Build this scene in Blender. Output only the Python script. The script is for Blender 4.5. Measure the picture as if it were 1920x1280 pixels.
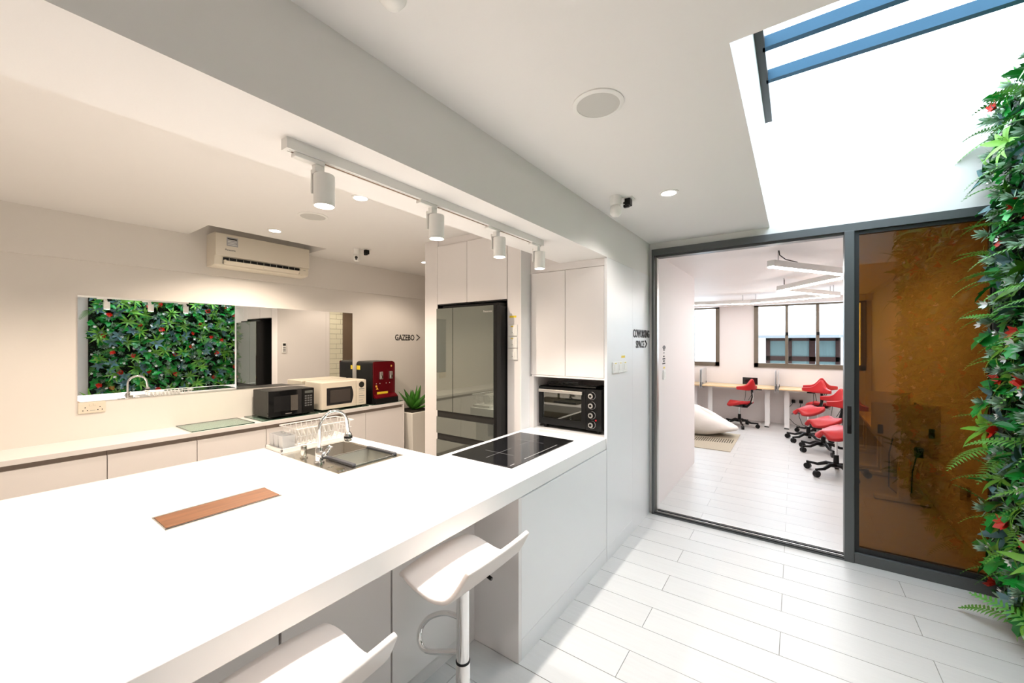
import bpy, bmesh, math, random
from mathutils import Vector, Matrix, Euler
random.seed(7)
PI = math.pi
for o in list(bpy.data.objects): bpy.data.objects.remove(o)
SC = bpy.context.scene
COL = SC.collection

# ------------------------------------------------------------------ camera
# level 14 mm view; x runs away from the mirror wall, y runs along the beam to the glass door, z up, floor at 0
FPX, CX, CY, EYE = 746.67, 960.0, 642.0, 1.6
TH = math.atan(530 / 746.67)
FWD = Vector((-math.sin(TH), math.cos(TH), 0)); RT = Vector((math.cos(TH), math.sin(TH), 0))
cam_d = bpy.data.cameras.new('camera'); cam_d.sensor_width = 36; cam_d.lens = FPX / 1920 * 36
cam_d.shift_y = (CY - 640) / 1920; cam_d.clip_start = 0.02; cam_d.clip_end = 200
cam = bpy.data.objects.new('camera', cam_d); COL.objects.link(cam)
cam.location = (0, 0, EYE); cam.rotation_euler = (PI / 2, 0, TH)
SC.camera = cam

# ------------------------------------------------------------------ sky and exposure
w = bpy.data.worlds.new('World'); SC.world = w; w.use_nodes = True
bg = w.node_tree.nodes['Background']; bg.inputs[0].default_value = (0.80, 0.90, 1.0, 1); bg.inputs[1].default_value = 4.2
SC.view_settings.view_transform = 'Standard'; SC.view_settings.look = 'None'
SC.view_settings.gamma = 1; SC.view_settings.use_curve_mapping = False
SC.view_settings.exposure = 1.07
SPOT_W, DOWN_W, LED_W = 20.0, 60.0, 25.0
WARM = (1.0, 0.83, 0.67); NEUT = (1.0, 0.93, 0.87)

def pix(u, v): return FWD * FPX + RT * (u - CX) + Vector((0, 0, CY - v))
def pxY(u, v, y): d = pix(u, v); return Vector((0, 0, EYE)) + d * (y / d.y)
def pxX(u, v, x): d = pix(u, v); return Vector((0, 0, EYE)) + d * (x / d.x)
def pxZ(u, v, z): d = pix(u, v); return Vector((0, 0, EYE)) + d * ((z - EYE) / d.z)

# ------------------------------------------------------------------ materials
MATS = {}
def mat(name, col, rough=0.5, metal=0.0, var=0.0, vscale=8.0, bump=0.0, bscale=60.0, spec=None, rnd=0.0, trans=0.0, ior=None, stretch=None, coat=0.0):
    if name in MATS: return MATS[name]
    m = bpy.data.materials.new(name); m.use_nodes = True
    nt = m.node_tree; p = nt.nodes['Principled BSDF']
    p.inputs['Roughness'].default_value = rough; p.inputs['Metallic'].default_value = metal
    if spec is not None: p.inputs['Specular IOR Level'].default_value = spec
    if ior: p.inputs['IOR'].default_value = ior
    if trans: p.inputs['Transmission Weight'].default_value = trans
    if coat: p.inputs['Coat Weight'].default_value = coat
    tc = nt.nodes.new('ShaderNodeTexCoord'); mp = nt.nodes.new('ShaderNodeMapping')
    nt.links.new(tc.outputs['Object'], mp.inputs[0])
    if stretch: mp.inputs['Scale'].default_value = stretch
    nz = nt.nodes.new('ShaderNodeTexNoise'); nz.inputs['Scale'].default_value = vscale; nz.inputs['Detail'].default_value = 4
    nt.links.new(mp.outputs[0], nz.inputs['Vector'])
    mx = nt.nodes.new('ShaderNodeMix'); mx.data_type = 'RGBA'
    c = Vector(col)
    mx.inputs[6].default_value = (*(c * (1 - var)), 1); mx.inputs[7].default_value = (*[min(1, k) for k in c * (1 + var)], 1)
    nt.links.new(nz.outputs[0], mx.inputs[0])
    last = mx.outputs[2]
    if rnd:
        oi = nt.nodes.new('ShaderNodeObjectInfo'); hs = nt.nodes.new('ShaderNodeHueSaturation')
        mr = nt.nodes.new('ShaderNodeMapRange'); mr.inputs[3].default_value = 1 - rnd; mr.inputs[4].default_value = 1 + rnd
        nt.links.new(oi.outputs['Random'], mr.inputs[0]); nt.links.new(mr.outputs[0], hs.inputs['Value'])
        nt.links.new(last, hs.inputs['Color']); last = hs.outputs[0]
        va = nt.nodes.new('ShaderNodeVectorMath'); va.operation = 'SCALE'; va.inputs[3].default_value = 37.0
        cb = nt.nodes.new('ShaderNodeCombineXYZ'); nt.links.new(oi.outputs['Random'], cb.inputs[0]); nt.links.new(oi.outputs['Random'], cb.inputs[1])
        nt.links.new(cb.outputs[0], va.inputs[0]); nt.links.new(va.outputs[0], mp.inputs['Location'])
    nt.links.new(last, p.inputs['Base Color'])
    if bump:
        b = nt.nodes.new('ShaderNodeBump'); b.inputs['Strength'].default_value = bump; b.inputs['Distance'].default_value = 0.01
        n2 = nt.nodes.new('ShaderNodeTexNoise'); n2.inputs['Scale'].default_value = bscale; n2.inputs['Detail'].default_value = 3
        nt.links.new(mp.outputs[0], n2.inputs['Vector'])
        nt.links.new(n2.outputs[0], b.inputs['Height']); nt.links.new(b.outputs[0], p.inputs['Normal'])
    MATS[name] = m; return m
def emit(name, col, s):
    if name in MATS: return MATS[name]
    m = bpy.data.materials.new(name); m.use_nodes = True; nt = m.node_tree
    p = nt.nodes['Principled BSDF']; p.inputs['Base Color'].default_value = (*col, 1)
    p.inputs['Emission Color'].default_value = (*col, 1); p.inputs['Emission Strength'].default_value = s
    MATS[name] = m; return m
def pane(name, tint, ior=1.5, rough=0.0):
    """thin glass: tinted see-through plus a Fresnel reflection"""
    m = bpy.data.materials.new(name); m.use_nodes = True; nt = m.node_tree
    for n in list(nt.nodes): nt.nodes.remove(n)
    out = nt.nodes.new('ShaderNodeOutputMaterial'); tr = nt.nodes.new('ShaderNodeBsdfTransparent'); gl = nt.nodes.new('ShaderNodeBsdfGlossy')
    fr = nt.nodes.new('ShaderNodeFresnel'); mx = nt.nodes.new('ShaderNodeMixShader')
    tr.inputs[0].default_value = (*tint, 1); gl.inputs['Roughness'].default_value = rough; fr.inputs[0].default_value = ior
    geo = nt.nodes.new('ShaderNodeNewGeometry'); ab = nt.nodes.new('ShaderNodeMix'); ab.data_type = 'FLOAT'
    nt.links.new(geo.outputs['Backfacing'], ab.inputs[0]); ab.inputs[2].default_value = ior; ab.inputs[3].default_value = 1 / ior
    nt.links.new(ab.outputs[0], fr.inputs[0]); nt.links.new(fr.outputs[0], mx.inputs[0]); nt.links.new(tr.outputs[0], mx.inputs[1]); nt.links.new(gl.outputs[0], mx.inputs[2])
    nt.links.new(mx.outputs[0], out.inputs[0]); MATS[name] = m; return m

WALL = mat('painted_wall', (0.79, 0.755, 0.71), 0.6, var=0.012, vscale=3, bump=0.03, bscale=180)
CEIL = mat('painted_ceiling', (0.83, 0.81, 0.79), 0.7, var=0.012, vscale=2, bump=0.02, bscale=150)
CWALL = mat('coworking_paint', (0.84, 0.79, 0.775), 0.6, var=0.01, vscale=3, bump=0.02, bscale=160)
CAB = mat('cabinet_laminate', (0.80, 0.765, 0.75), 0.38, var=0.01, vscale=5)
CABW = mat('cabinet_white', (0.83, 0.83, 0.835), 0.35, var=0.01, vscale=5)
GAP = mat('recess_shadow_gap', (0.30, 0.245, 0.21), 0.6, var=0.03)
TOP = mat('white_solid_surface', (0.89, 0.88, 0.865), 0.2, var=0.006, vscale=30)
PLANK = mat('white_wood_plank', (0.61, 0.605, 0.595), 0.36, var=0.06, vscale=6, bump=0.05, bscale=40, rnd=0.025, stretch=(0.7, 9, 1))
GROUT = mat('plank_joint', (0.30, 0.29, 0.27), 0.8, var=0.05)
ALU = mat('grey_aluminium_frame', (0.105, 0.11, 0.112), 0.38, metal=0.35, var=0.04, vscale=20)
DARK = mat('dark_gasket', (0.012, 0.012, 0.013), 0.45, var=0.05)
BLK = mat('black_plastic', (0.008, 0.008, 0.008), 0.3, var=0.08, vscale=30, spec=0.22)
BLKG = mat('black_gloss', (0.008, 0.008, 0.009), 0.06, var=0.05)
CHAR = mat('charcoal_metal', (0.03, 0.029, 0.026), 0.4, metal=0.2, var=0.05, spec=0.3)
CHROME = mat('chrome', (0.82, 0.82, 0.82), 0.08, metal=1.0, var=0.02)
STEEL = mat('brushed_steel', (0.66, 0.63, 0.57), 0.22, metal=1.0, var=0.06, vscale=40, stretch=(1, 12, 1))
BASIN = mat('satin_sink_steel', (0.36, 0.33, 0.28), 0.3, metal=0.45, var=0.06, vscale=40, stretch=(1, 12, 1))
TRAY = mat('satin_tray_steel', (0.36, 0.355, 0.31), 0.3, metal=0.4, var=0.05, vscale=40, stretch=(1, 12, 1))
SILVER = mat('satin_silver', (0.62, 0.60, 0.57), 0.3, metal=0.9, var=0.04)
WPL = mat('white_plastic', (0.84, 0.83, 0.80), 0.35, var=0.01)
CPL = mat('cream_plastic', (0.76, 0.69, 0.57), 0.35, var=0.015)
ACP = mat('aircon_plastic', (0.78, 0.715, 0.60), 0.35, var=0.012)
LEATH = mat('cream_leatherette', (0.83, 0.76, 0.72), 0.42, var=0.015, bump=0.02, bscale=220)
MIRROR = mat('mirror_silver', (0.93, 0.94, 0.93), 0.0, metal=1.0)
FRIDGE = mat('fridge_grey_glass', (0.245, 0.265, 0.235), 0.03, metal=0.75, var=0.02, vscale=3)
YEL = mat('yellow_sticker', (0.82, 0.62, 0.03), 0.5, var=0.04, vscale=60)
RED = mat('red_upholstery', (0.47, 0.008, 0.011), 0.42, var=0.06, vscale=14)
DRED = mat('dark_red_gloss', (0.10, 0.002, 0.006), 0.12, var=0.05)
PINE = mat('birch_desk', (0.80, 0.58, 0.33), 0.4, var=0.05, vscale=5, stretch=(1, 10, 1))
WOOD = mat('walnut_lid', (0.215, 0.085, 0.032), 0.45, var=0.5, vscale=7, stretch=(14, 1, 1))
BROWN = mat('brown_door', (0.17, 0.12, 0.08), 0.45, var=0.05)
TILE = mat('cream_tile', (0.80, 0.78, 0.62), 0.2, var=0.02)
INK = mat('black_lettering', (0.015, 0.014, 0.013), 0.5, var=0.02)
INKG = mat('grey_print', (0.20, 0.20, 0.21), 0.5, var=0.05)
SPKR = mat('speaker_grille', (0.60, 0.59, 0.56), 0.7, var=0.03, vscale=200, bump=0.2, bscale=900)
LED = emit('lamp_face', (1.0, 0.95, 0.88), 14.0)
LEDC = emit('led_diffuser', (1.0, 0.95, 0.92), LED_W)
GLS = pane('clear_glass', (0.96, 0.98, 0.98))
GREENGL = pane('green_edge_glass', (0.80, 0.90, 0.86), 1.5)
AMBER = pane('amber_tinted_glass', (0.39, 0.25, 0.085), 1.62)
FROST = mat('frosted_acrylic', (0.86, 0.87, 0.88), 0.3, trans=0.45, var=0.01)
OVG = pane('oven_glass', (0.80, 0.82, 0.76), 2.0)
RUG = mat('beige_rug', (0.48, 0.42, 0.32), 0.9, var=0.1, vscale=90, bump=0.3, bscale=300)
RUGD = mat('rug_stripe_dark', (0.10, 0.085, 0.06), 0.9, var=0.1, vscale=90)
BEAN = mat('cream_cotton', (0.80, 0.745, 0.70), 0.85, var=0.02, bump=0.25, bscale=14)
POT = mat('white_planter', (0.80, 0.775, 0.715), 0.3, var=0.01)
SOIL = mat('dark_soil', (0.02, 0.015, 0.01), 0.9, var=0.2, vscale=60)
AGAVE = mat('agave_leaf', (0.06, 0.24, 0.025), 0.35, var=0.45, vscale=9, rnd=0.3)
EXTW = mat('neighbour_white_render', (0.80, 0.83, 0.86), 0.8, var=0.03, vscale=2)
EXTF = mat('neighbour_brown_frame', (0.016, 0.008, 0.007), 0.8, var=0.3, vscale=40, spec=0.05)
EXTG = mat('neighbour_curtained_pane', (0.045, 0.066, 0.066), 0.6, spec=0.1, var=0.3, vscale=5, stretch=(8, 8, 0.3))
L_FERN = mat('fern_green', (0.085, 0.27, 0.035), 0.45, var=0.25, vscale=10, rnd=0.35)
L_PALM = mat('palm_green', (0.13, 0.33, 0.03), 0.42, var=0.25, vscale=10, rnd=0.35)
L_BRD = mat('broad_leaf_green', (0.010, 0.225, 0.028), 0.33, var=0.4, vscale=12, rnd=0.5)
L_BLUE = mat('blue_grey_leaf', (0.085, 0.18, 0.20), 0.4, var=0.45, vscale=25, rnd=0.3)
L_WHT = mat('variegated_leaf', (0.25, 0.38, 0.27), 0.5, var=0.55, vscale=70, rnd=0.3)
L_FILL = mat('boxwood_green', (0.012, 0.085, 0.016), 0.45, var=0.5, vscale=25)
L_RED = mat('red_leaf', (0.60, 0.02, 0.008), 0.45, var=0.3, vscale=30, rnd=0.2)
L_FLW = mat('white_petal', (0.80, 0.80, 0.78), 0.5, var=0.03)
L_BACK = mat('plant_mat_backing', (0.006, 0.012, 0.006), 0.9, var=0.3)

# ------------------------------------------------------------------ mesh helpers
class M:
    def __init__(s): s.v = []; s.f = []
    def add(s, vs, fs):
        n = len(s.v); s.v += [tuple(p) for p in vs]; s.f += [tuple(i + n for i in f) for f in fs]; return s
    def box(s, x0, x1, y0, y1, z0, z1):
        if x0 > x1: x0, x1 = x1, x0
        if y0 > y1: y0, y1 = y1, y0
        if z0 > z1: z0, z1 = z1, z0
        return s.add([(x0,y0,z0),(x1,y0,z0),(x1,y1,z0),(x0,y1,z0),(x0,y0,z1),(x1,y0,z1),(x1,y1,z1),(x0,y1,z1)],
                     [(0,3,2,1),(4,5,6,7),(0,1,5,4),(1,2,6,5),(2,3,7,6),(3,0,4,7)])
    def cyl(s, p0, p1, r0, r1=None, n=16, caps=True):
        if r1 is None: r1 = r0
        p0 = Vector(p0); p1 = Vector(p1); d = (p1 - p0).normalized()
        a = d.orthogonal().normalized(); b = d.cross(a)
        vs = []
        for p, r in ((p0, r0), (p1, r1)):
            for i in range(n): t = 2 * PI * i / n; vs.append(p + a * (r * math.cos(t)) + b * (r * math.sin(t)))
        fs = [(i, (i + 1) % n, n + (i + 1) % n, n + i) for i in range(n)]
        if caps: fs += [tuple(range(n))[::-1], tuple(range(n, 2 * n))]
        return s.add(vs, fs)
    def tube(s, pts, r, n=8, closed=False):
        pts = [Vector(p) for p in pts]; k = len(pts); vs = []; fs = []
        rr = r if isinstance(r, (list, tuple)) else [r] * k
        a = None
        for i, p in enumerate(pts):
            if closed: d = pts[(i + 1) % k] - pts[i - 1]
            else: d = pts[min(i + 1, k - 1)] - pts[max(i - 1, 0)]
            d.normalize()
            a = d.orthogonal().normalized() if a is None else (a - d * a.dot(d)).normalized()
            b = d.cross(a)
            for j in range(n): t = 2 * PI * j / n; vs.append(p + (a * math.cos(t) + b * math.sin(t)) * rr[i])
        for i in range(k if closed else k - 1):
            i2 = (i + 1) % k
            for j in range(n): fs.append((i*n + j, i*n + (j+1) % n, i2*n + (j+1) % n, i2*n + j))
        if not closed: fs += [tuple(range(n))[::-1], tuple(range((k-1)*n, k*n))]
        return s.add(vs, fs)
    def lathe(s, prof, cx, cy, n=24):
        vs = []; fs = []
        for r, z in prof:
            for j in range(n): t = 2 * PI * j / n; vs.append((cx + r * math.cos(t), cy + r * math.sin(t), z))
        for i in range(len(prof) - 1):
            for j in range(n): fs.append((i*n + j, i*n + (j+1) % n, (i+1)*n + (j+1) % n, (i+1)*n + j))
        fs += [tuple(range(n))[::-1], tuple(range((len(prof)-1)*n, len(prof)*n))]
        return s.add(vs, fs)
    def prism(s, poly, axis, a0, a1):
        """poly of (p,q): axis x -> (y,z), y -> (x,z), z -> (x,y)"""
        def P(p, q, a): return {'x': (a, p, q), 'y': (p, a, q), 'z': (p, q, a)}[axis]
        n = len(poly)
        return s.add([P(p, q, a0) for p, q in poly] + [P(p, q, a1) for p, q in poly],
                     [tuple(range(n))[::-1], tuple(range(n, 2*n))] + [(i, (i+1) % n, n + (i+1) % n, n + i) for i in range(n)])
    def slab(s, xs, ys, inside, z0, z1):
        """flat slab made of grid cells, open where inside(cx,cy) is false"""
        nx, ny = len(xs) - 1, len(ys) - 1
        on = lambda i, j: 0 <= i < nx and 0 <= j < ny and inside((xs[i]+xs[i+1])/2, (ys[j]+ys[j+1])/2)
        idx = {}
        def V(i, j, t):
            k = (i, j, t)
            if k not in idx: idx[k] = len(s.v); s.v.append((xs[i], ys[j], z1 if t else z0))
            return idx[k]
        for i in range(nx):
            for j in range(ny):
                if not on(i, j): continue
                s.f.append((V(i,j,1), V(i+1,j,1), V(i+1,j+1,1), V(i,j+1,1))); s.f.append((V(i,j,0), V(i,j+1,0), V(i+1,j+1,0), V(i+1,j,0)))
                if not on(i-1,j): s.f.append((V(i,j,0), V(i,j,1), V(i,j+1,1), V(i,j+1,0)))
                if not on(i+1,j): s.f.append((V(i+1,j,0), V(i+1,j+1,0), V(i+1,j+1,1), V(i+1,j,1)))
                if not on(i,j-1): s.f.append((V(i,j,0), V(i+1,j,0), V(i+1,j,1), V(i,j,1)))
                if not on(i,j+1): s.f.append((V(i,j+1,0), V(i,j+1,1), V(i+1,j+1,1), V(i+1,j+1,0)))
        return s
    def data(s, name, m, smooth=None):
        me = bpy.data.meshes.new(name); me.from_pydata(s.v, [], s.f); me.validate()
        bm = bmesh.new(); bm.from_mesh(me); bmesh.ops.recalc_face_normals(bm, faces=bm.faces); bm.to_mesh(me); bm.free()
        me.materials.append(m)
        if smooth:
            me.polygons.foreach_set('use_smooth', [True] * len(me.polygons)); me.set_sharp_from_angle(angle=math.radians(smooth))
        return me

def tag(o, label=None, cat=None, group=None, kind=None):
    if label: o['label'] = label
    if cat: o['category'] = cat
    if group: o['group'] = group
    if kind: o['kind'] = kind
    return o
def link(name, me, parent=None, local=False):
    o = bpy.data.objects.new(name, me); COL.objects.link(o)
    if parent is not None:
        o.parent = parent
        if not local:
            off = Vector(parent.location)
            if parent.parent is not None: off = off + Vector(parent.parent.location)
            o.location = -off
    return o
def obj(name, b, m, parent=None, bevel=0, smooth=None, seg=2, local=False):
    o = link(name, b.data(name, m, smooth), parent, local)
    if bevel:
        md = o.modifiers.new('bevel', 'BEVEL'); md.width = bevel; md.segments = seg; md.limit_method = 'ANGLE'; md.angle_limit = math.radians(40)
        if not smooth:
            o.data.polygons.foreach_set('use_smooth', [True] * len(o.data.polygons)); o.data.set_sharp_from_angle(angle=math.radians(40)); md.harden_normals = True
    return o
def thing(name, label, cat, loc=(0, 0, 0), group=None):
    o = bpy.data.objects.new(name, None); COL.objects.link(o); o.location = loc; o.empty_display_size = 0.1
    return tag(o, label, cat, group)
def solo(name, b, m, label, cat, group=None, **k): return tag(obj(name, b, m, **k), label, cat, group)
def struct(name, b, m, label=None, cat=None, **k): return tag(obj(name, b, m, **k), label, cat, None, 'structure')
def copy_tree(o, parent=None):
    c = o.copy(); COL.objects.link(c)
    if parent is not None: c.parent = parent
    for ch in list(o.children): copy_tree(ch, c)
    return c
def text_mesh(body, size, ext=0.0015, xs=1.0):
    cu = bpy.data.curves.new('t', 'FONT'); cu.body = body; cu.size = size; cu.extrude = ext; cu.resolution_u = 2; cu.offset = size * .014
    o = bpy.data.objects.new('t', cu); COL.objects.link(o)
    me = bpy.data.meshes.new_from_object(o.evaluated_get(bpy.context.evaluated_depsgraph_get()))
    bpy.data.objects.remove(o); bpy.data.curves.remove(cu)
    x0 = min(v.co.x for v in me.vertices)
    for v in me.vertices: v.co.x = (v.co.x - x0) * xs
    return me
def text(name, body, size, m, origin, right, up, parent=None, ext=0.0015, xs=1.0, width=None):
    """lettering with its lower left corner at origin, reading along right"""
    me = text_mesh(body, size, ext, xs)
    if width:
        k = width / max(v.co.x for v in me.vertices)
        for v in me.vertices: v.co.x *= k
    R = Vector(right).normalized(); U = Vector(up).normalized(); N = R.cross(U); O = Vector(origin)
    for v in me.vertices: p = v.co.copy(); v.co = O + R * p.x + U * p.y + N * p.z
    me.materials.clear(); me.materials.append(m)
    return link(name, me, parent)
def point(loc, e, col, r=0.03):
    l = bpy.data.lights.new('lamp_light', 'POINT'); l.energy = e; l.color = col; l.shadow_soft_size = r
    o = bpy.data.objects.new('lamp_light', l); COL.objects.link(o); o.location = loc; return o
def spot(loc, e, col, ang=110, blend=0.6, r=0.02, target=None, parent=None):
    l = bpy.data.lights.new('lamp_light', 'SPOT'); l.energy = e; l.color = col; l.spot_size = math.radians(ang); l.spot_blend = blend; l.shadow_soft_size = r
    o = bpy.data.objects.new('lamp_light', l); COL.objects.link(o); o.location = loc
    if target is not None: o.rotation_euler = (Vector(target) - Vector(loc)).to_track_quat('-Z', 'Y').to_euler()
    if parent is not None: o.parent = parent; o.location = Vector(loc) - Vector(parent.location)
    return o

# ================================================================== THE SETTING
XW, XS, XR = -4.42, -1.118, 1.12          # mirror wall, side wall by the door, right wall
YD, YF = 3.83, 9.52                       # glass door wall, far wall of the coworking room
ZC, ZB, ZK = 2.53, 2.225, 2.565           # main ceiling, beam underside, kitchen ceiling
YN = -2.6                                 # wall behind the viewer
# floor with planks
fl = struct('floor', M().box(XW-.1, XR+.1, YN-.1, YD+.05, -0.12, -0.004), GROUT, 'white wood plank floor of the kitchen and passage', 'floor')
fk = struct('floor', M().box(XW, -1.46, YN, YD+.05, -0.004, 0.0), PLANK, 'plain white floor strip hidden behind the island', 'floor')
struct('floor', M().box(XW-.1, -2.7, YD+.05, 6.2, -0.12, 0.0), mat('passage_floor', (0.33, 0.27, 0.22), 0.5, var=0.06), 'brown floor of the passage beyond the fridge housing', 'floor')
fc = struct('floor', M().box(-3.2, XR+.1, YD+.05, YF+.1, -0.12, -0.004), GROUT, 'pale plank floor of the coworking room', 'floor')
full = {}
def plank(x0, x1, y0, y1, par):
    g = 0.0017 if par is fl else 0.0008; k = (round(x1-x0, 3), round(y1-y0, 3), g)
    if k not in full: full[k] = M().box(g, k[0]-g, g, k[1]-g, -0.012, 0.0).data('plank', PLANK)
    o = bpy.data.objects.new('plank', full[k]); COL.objects.link(o); o.parent = par; o.location = (x0, y0, 0)
def planks(xa, xb, ya, yb, par):
    r0 = math.floor((ya - 1.635) / 0.2045)
    r = r0
    while 1.635 + r * 0.2045 < yb - .002:
        y0 = max(ya, 1.635 + r*0.2045); y1 = min(yb, 1.635 + (r+1)*0.2045); r += 1
        if y1 - y0 < .01: continue
        off = -0.70 if (r % 2 == 0) else -0.065
        x = off - 1.27 * 4
        while x < xb:
            a, b = max(x, xa), min(x + 1.27, xb)
            if b - a > .01: plank(a, b, y0, y1, par)
            x += 1.27
planks(-1.46, XR, -0.6, YD - .01, fl)
planks(-3.1, XR, YD + .09, YF, fc)

# mirror wall and its bulkhead
struct('wall_left', M().box(XW-.12, XW, YN, 6.2, -0.1, 2.75), WALL, 'long cream painted kitchen wall carrying the mirror', 'wall')
struct('trim_1', M().box(XW-.01, -4.395, YN, 6.2, ZB, 2.75), WALL, 'shallow painted bulkhead band above the long mirror', 'bulkhead')
# beam between kitchen and passage
struct('trim_2', M().box(-1.51, XS, YN, YD, ZB, 2.75), CEIL, 'deep white ceiling beam carrying the spotlight track', 'beam')
# kitchen ceiling with the slot for the air conditioner
xs = [-4.41, -3.93, -1.50]; ys = [YN, 1.225, 2.24, 6.2]
struct('ceiling', M().slab(xs, ys, lambda x, y: not (x < -3.93 and 1.225 < y < 2.24), ZK, 2.75)
       .box(-4.41, -3.93, 1.225, 2.24, 2.74, 2.80), CEIL, 'kitchen ceiling with a slot cut around the air conditioner', 'ceiling')
# main ceiling with the skylight shaft
SX0, SY0 = -0.165, 1.40
struct('ceiling', M().slab([XS-.01, SX0, XR], [YN, SY0, YD], lambda x, y: not (x > SX0 and y > SY0), ZC, ZC+.02)
       .box(SX0-.10, SX0, SY0-.1, YD, ZC+.02, 3.17).box(SX0-.10, 1.3, SY0-.10, SY0, ZC+.02, 3.17), CEIL, 'passage ceiling with a deep skylight opening', 'ceiling')
# door wall
struct('wall_far', M().box(XS-.3, 1.3, YD, YD+.12, 2.466, 3.06).box(XS-.3, -1.091, YD, YD+.12, -0.1, 2.466).box(1.067, 1.3, YD, YD+.12, -0.1, 2.466), CEIL, 'white wall above the sliding glass door', 'wall')
struct('wall_side', M().box(-1.30, XS, 3.338, YD + .002, -0.1, ZB), CABW, 'narrow white wall strip with lettering beside the glass door', 'wall')
struct('wall_right', M().box(XR, XR+.15, YN, YD, -0.1, 3.17), CEIL, 'white wall behind the plant wall', 'wall')
struct('wall_near', M().box(XW, XR+.1, YN-.12, YN, -0.1, 2.75), WALL, 'plain wall behind the viewer', 'wall')
# passage behind the fridge housing, seen in the mirror
struct('wall_passage', M().box(-2.91, -2.80, 3.36, 3.42, -0.1, 2.7), CAB, 'end of the passage wall behind the fridge housing', 'wall')
struct('wall_passage', M().box(-3.2, -3.10, 6.0, 6.2, -0.1, 2.7).box(-4.5, -1.3, 6.1, 6.2, -0.1, 2.7), WALL, 'end wall of the passage beyond the kitchen', 'wall')
tw = struct('wall_tiled', M().box(-2.90, -2.80, 3.42, 3.64, -0.1, 2.7), mat('tile_grout', (0.30, 0.28, 0.22), 0.8, var=0.05), 'narrow wall of cream brick tiles reflected in the mirror', 'wall')
for i in range(34):
    z = 0.02 + i * 0.078
    cuts = [3.42, 3.53, 3.64] if i % 2 else [3.42, 3.605, 3.64]
    for a, b in zip(cuts[:-1], cuts[1:]): obj('tile', M().box(-2.912, -2.895, a+.002, b-.002, z+.002, z+.076), TILE, tw)
d2 = struct('door_2', M().box(-2.90, -2.84, 3.66, 4.55, 0, 2.15), BROWN, 'dark brown passage door reflected in the mirror', 'door')
obj('door_frame', M().box(-2.92, -2.82, 3.64, 3.67, 0, 2.2).box(-2.92, -2.82, 3.64, 4.6, 2.15, 2.2), BROWN, d2)
struct('wall_passage', M().box(-2.88, -2.80, 3.64, 6.1, -0.1, 2.7), WALL, 'passage wall around the brown door', 'wall')

# skylight
sk = tag(thing('window_3', 'dark framed skylight glazed with long panes above the passage', 'skylight', (0.48, 2.6, 3.115)), kind='structure')
obj('frame', M().box(SX0, SX0+.04, SY0, 3.26, 3.115, 3.17), DARK, sk)
BAR = mat('blue_grey_bar', (0.035, 0.10, 0.17), 0.55, var=0.05, spec=0.2)
for y in (1.52, 1.82, 2.12, 2.42, 2.73): obj('glazing_bar', M().box(SX0+.03, XR, y, y+.038, 3.115, 3.175), BAR, sk)
yy = [SY0, 1.54, 1.84, 2.14, 2.44, 2.75, YD+.12]
for a, b in zip(yy[:-1], yy[1:]): obj('pane', M().box(SX0-.08, 1.28, a+.003, b-.003, 3.176, 3.184), GLS, sk)
obj('flashing', M().box(SX0, XR, 2.815, 2.845, 3.176, 3.19), mat('grey_seal', (0.45, 0.55, 0.63), 0.4), sk)

# sliding glass door
d1 = tag(thing('door_1', 'grey framed sliding glass door with an amber pane', 'door', (0, YD, 0)), kind='structure')
obj('head_track', M().box(-1.092, 1.068, YD-.035, YD+.09, 2.412, 2.468).box(-1.06, .30, YD+.0, YD+.08, 2.395, 2.414), ALU, d1)
obj('jamb', M().box(-1.092, -1.072, YD-.035, YD+.09, 0, 2.42), ALU, d1)
obj('jamb', M().box(-1.072, -1.055, YD+.02, YD+.07, 0.01, 2.41), SILVER, d1)
sl = obj('sill_track', M().box(-1.092, .30, YD-.035, YD+.09, -0.01, 0.012), ALU, d1)
for k in range(4): obj('rail', M().box(-1.08, .30, YD-.03+.03*k, YD-.022+.03*k, 0.01, 0.022), SILVER if k % 2 else DARK, sl)
obj('post', M().box(.297, .354, YD-.04, YD+.06, 0, 2.415), ALU, d1, bevel=.003)
obj('handle_recess', M().box(.312, .338, YD-.0425, YD-.03, .935, 1.14), BLKG, d1, bevel=.004)
sash = obj('sash', M().box(.354, .382, YD-.012, YD+.03, .075, 2.41).box(1.012, 1.022, YD-.012, YD+.03, .075, 2.41)
           .box(.38, 1.014, YD-.012, YD+.03, .075, .112).box(.38, 1.014, YD-.012, YD+.03, 2.385, 2.412), DARK, d1)
obj('stile', M().box(1.020, 1.068, YD-.035, YD+.06, 0, 2.42), ALU, d1)
obj('bottom_rail', M().box(.354, 1.022, YD-.035, YD+.06, 0, .076), ALU, d1, bevel=.003)
obj('amber_pane', M().box(.378, 1.016, YD+.006, YD+.012, .11, 2.388), AMBER, d1)

# ------------------------------------------------------------------ coworking room shell
ZW = 2.46
struct('ceiling', M().box(-3.2, XR+.1, YD+.12, YF+.1, ZW, 2.7), CWALL, 'flat ceiling of the coworking room', 'ceiling')
struct('trim_3', M().box(-3.2, XR+.1, 9.34, YF+.01, 2.352, ZW+.01), CWALL, 'low bulkhead above the coworking windows', 'bulkhead')
struct('wall_partition', M().box(-1.32, -1.09, YD+.12, 5.74, -0.1, ZW+.01), CWALL, 'white partition wall just inside the glass door', 'wall')
struct('wall_coworking_right', M().box(XR, XR+.15, YD+.1, YF+.1, -0.1, ZW+.01), CWALL, 'right wall of the coworking room', 'wall')
struct('wall_coworking_left', M().box(-3.3, -3.1, YD+.12, YF+.1, -0.1, ZW+.01).box(-3.2, -1.3, 5.64, 5.74, -.1, ZW+.01), CWALL, 'left wall of the coworking room', 'wall')
W1 = (-2.75, -1.312); W2 = (-0.677, 1.05); WZ = (1.10, 2.352)
b = M()
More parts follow.
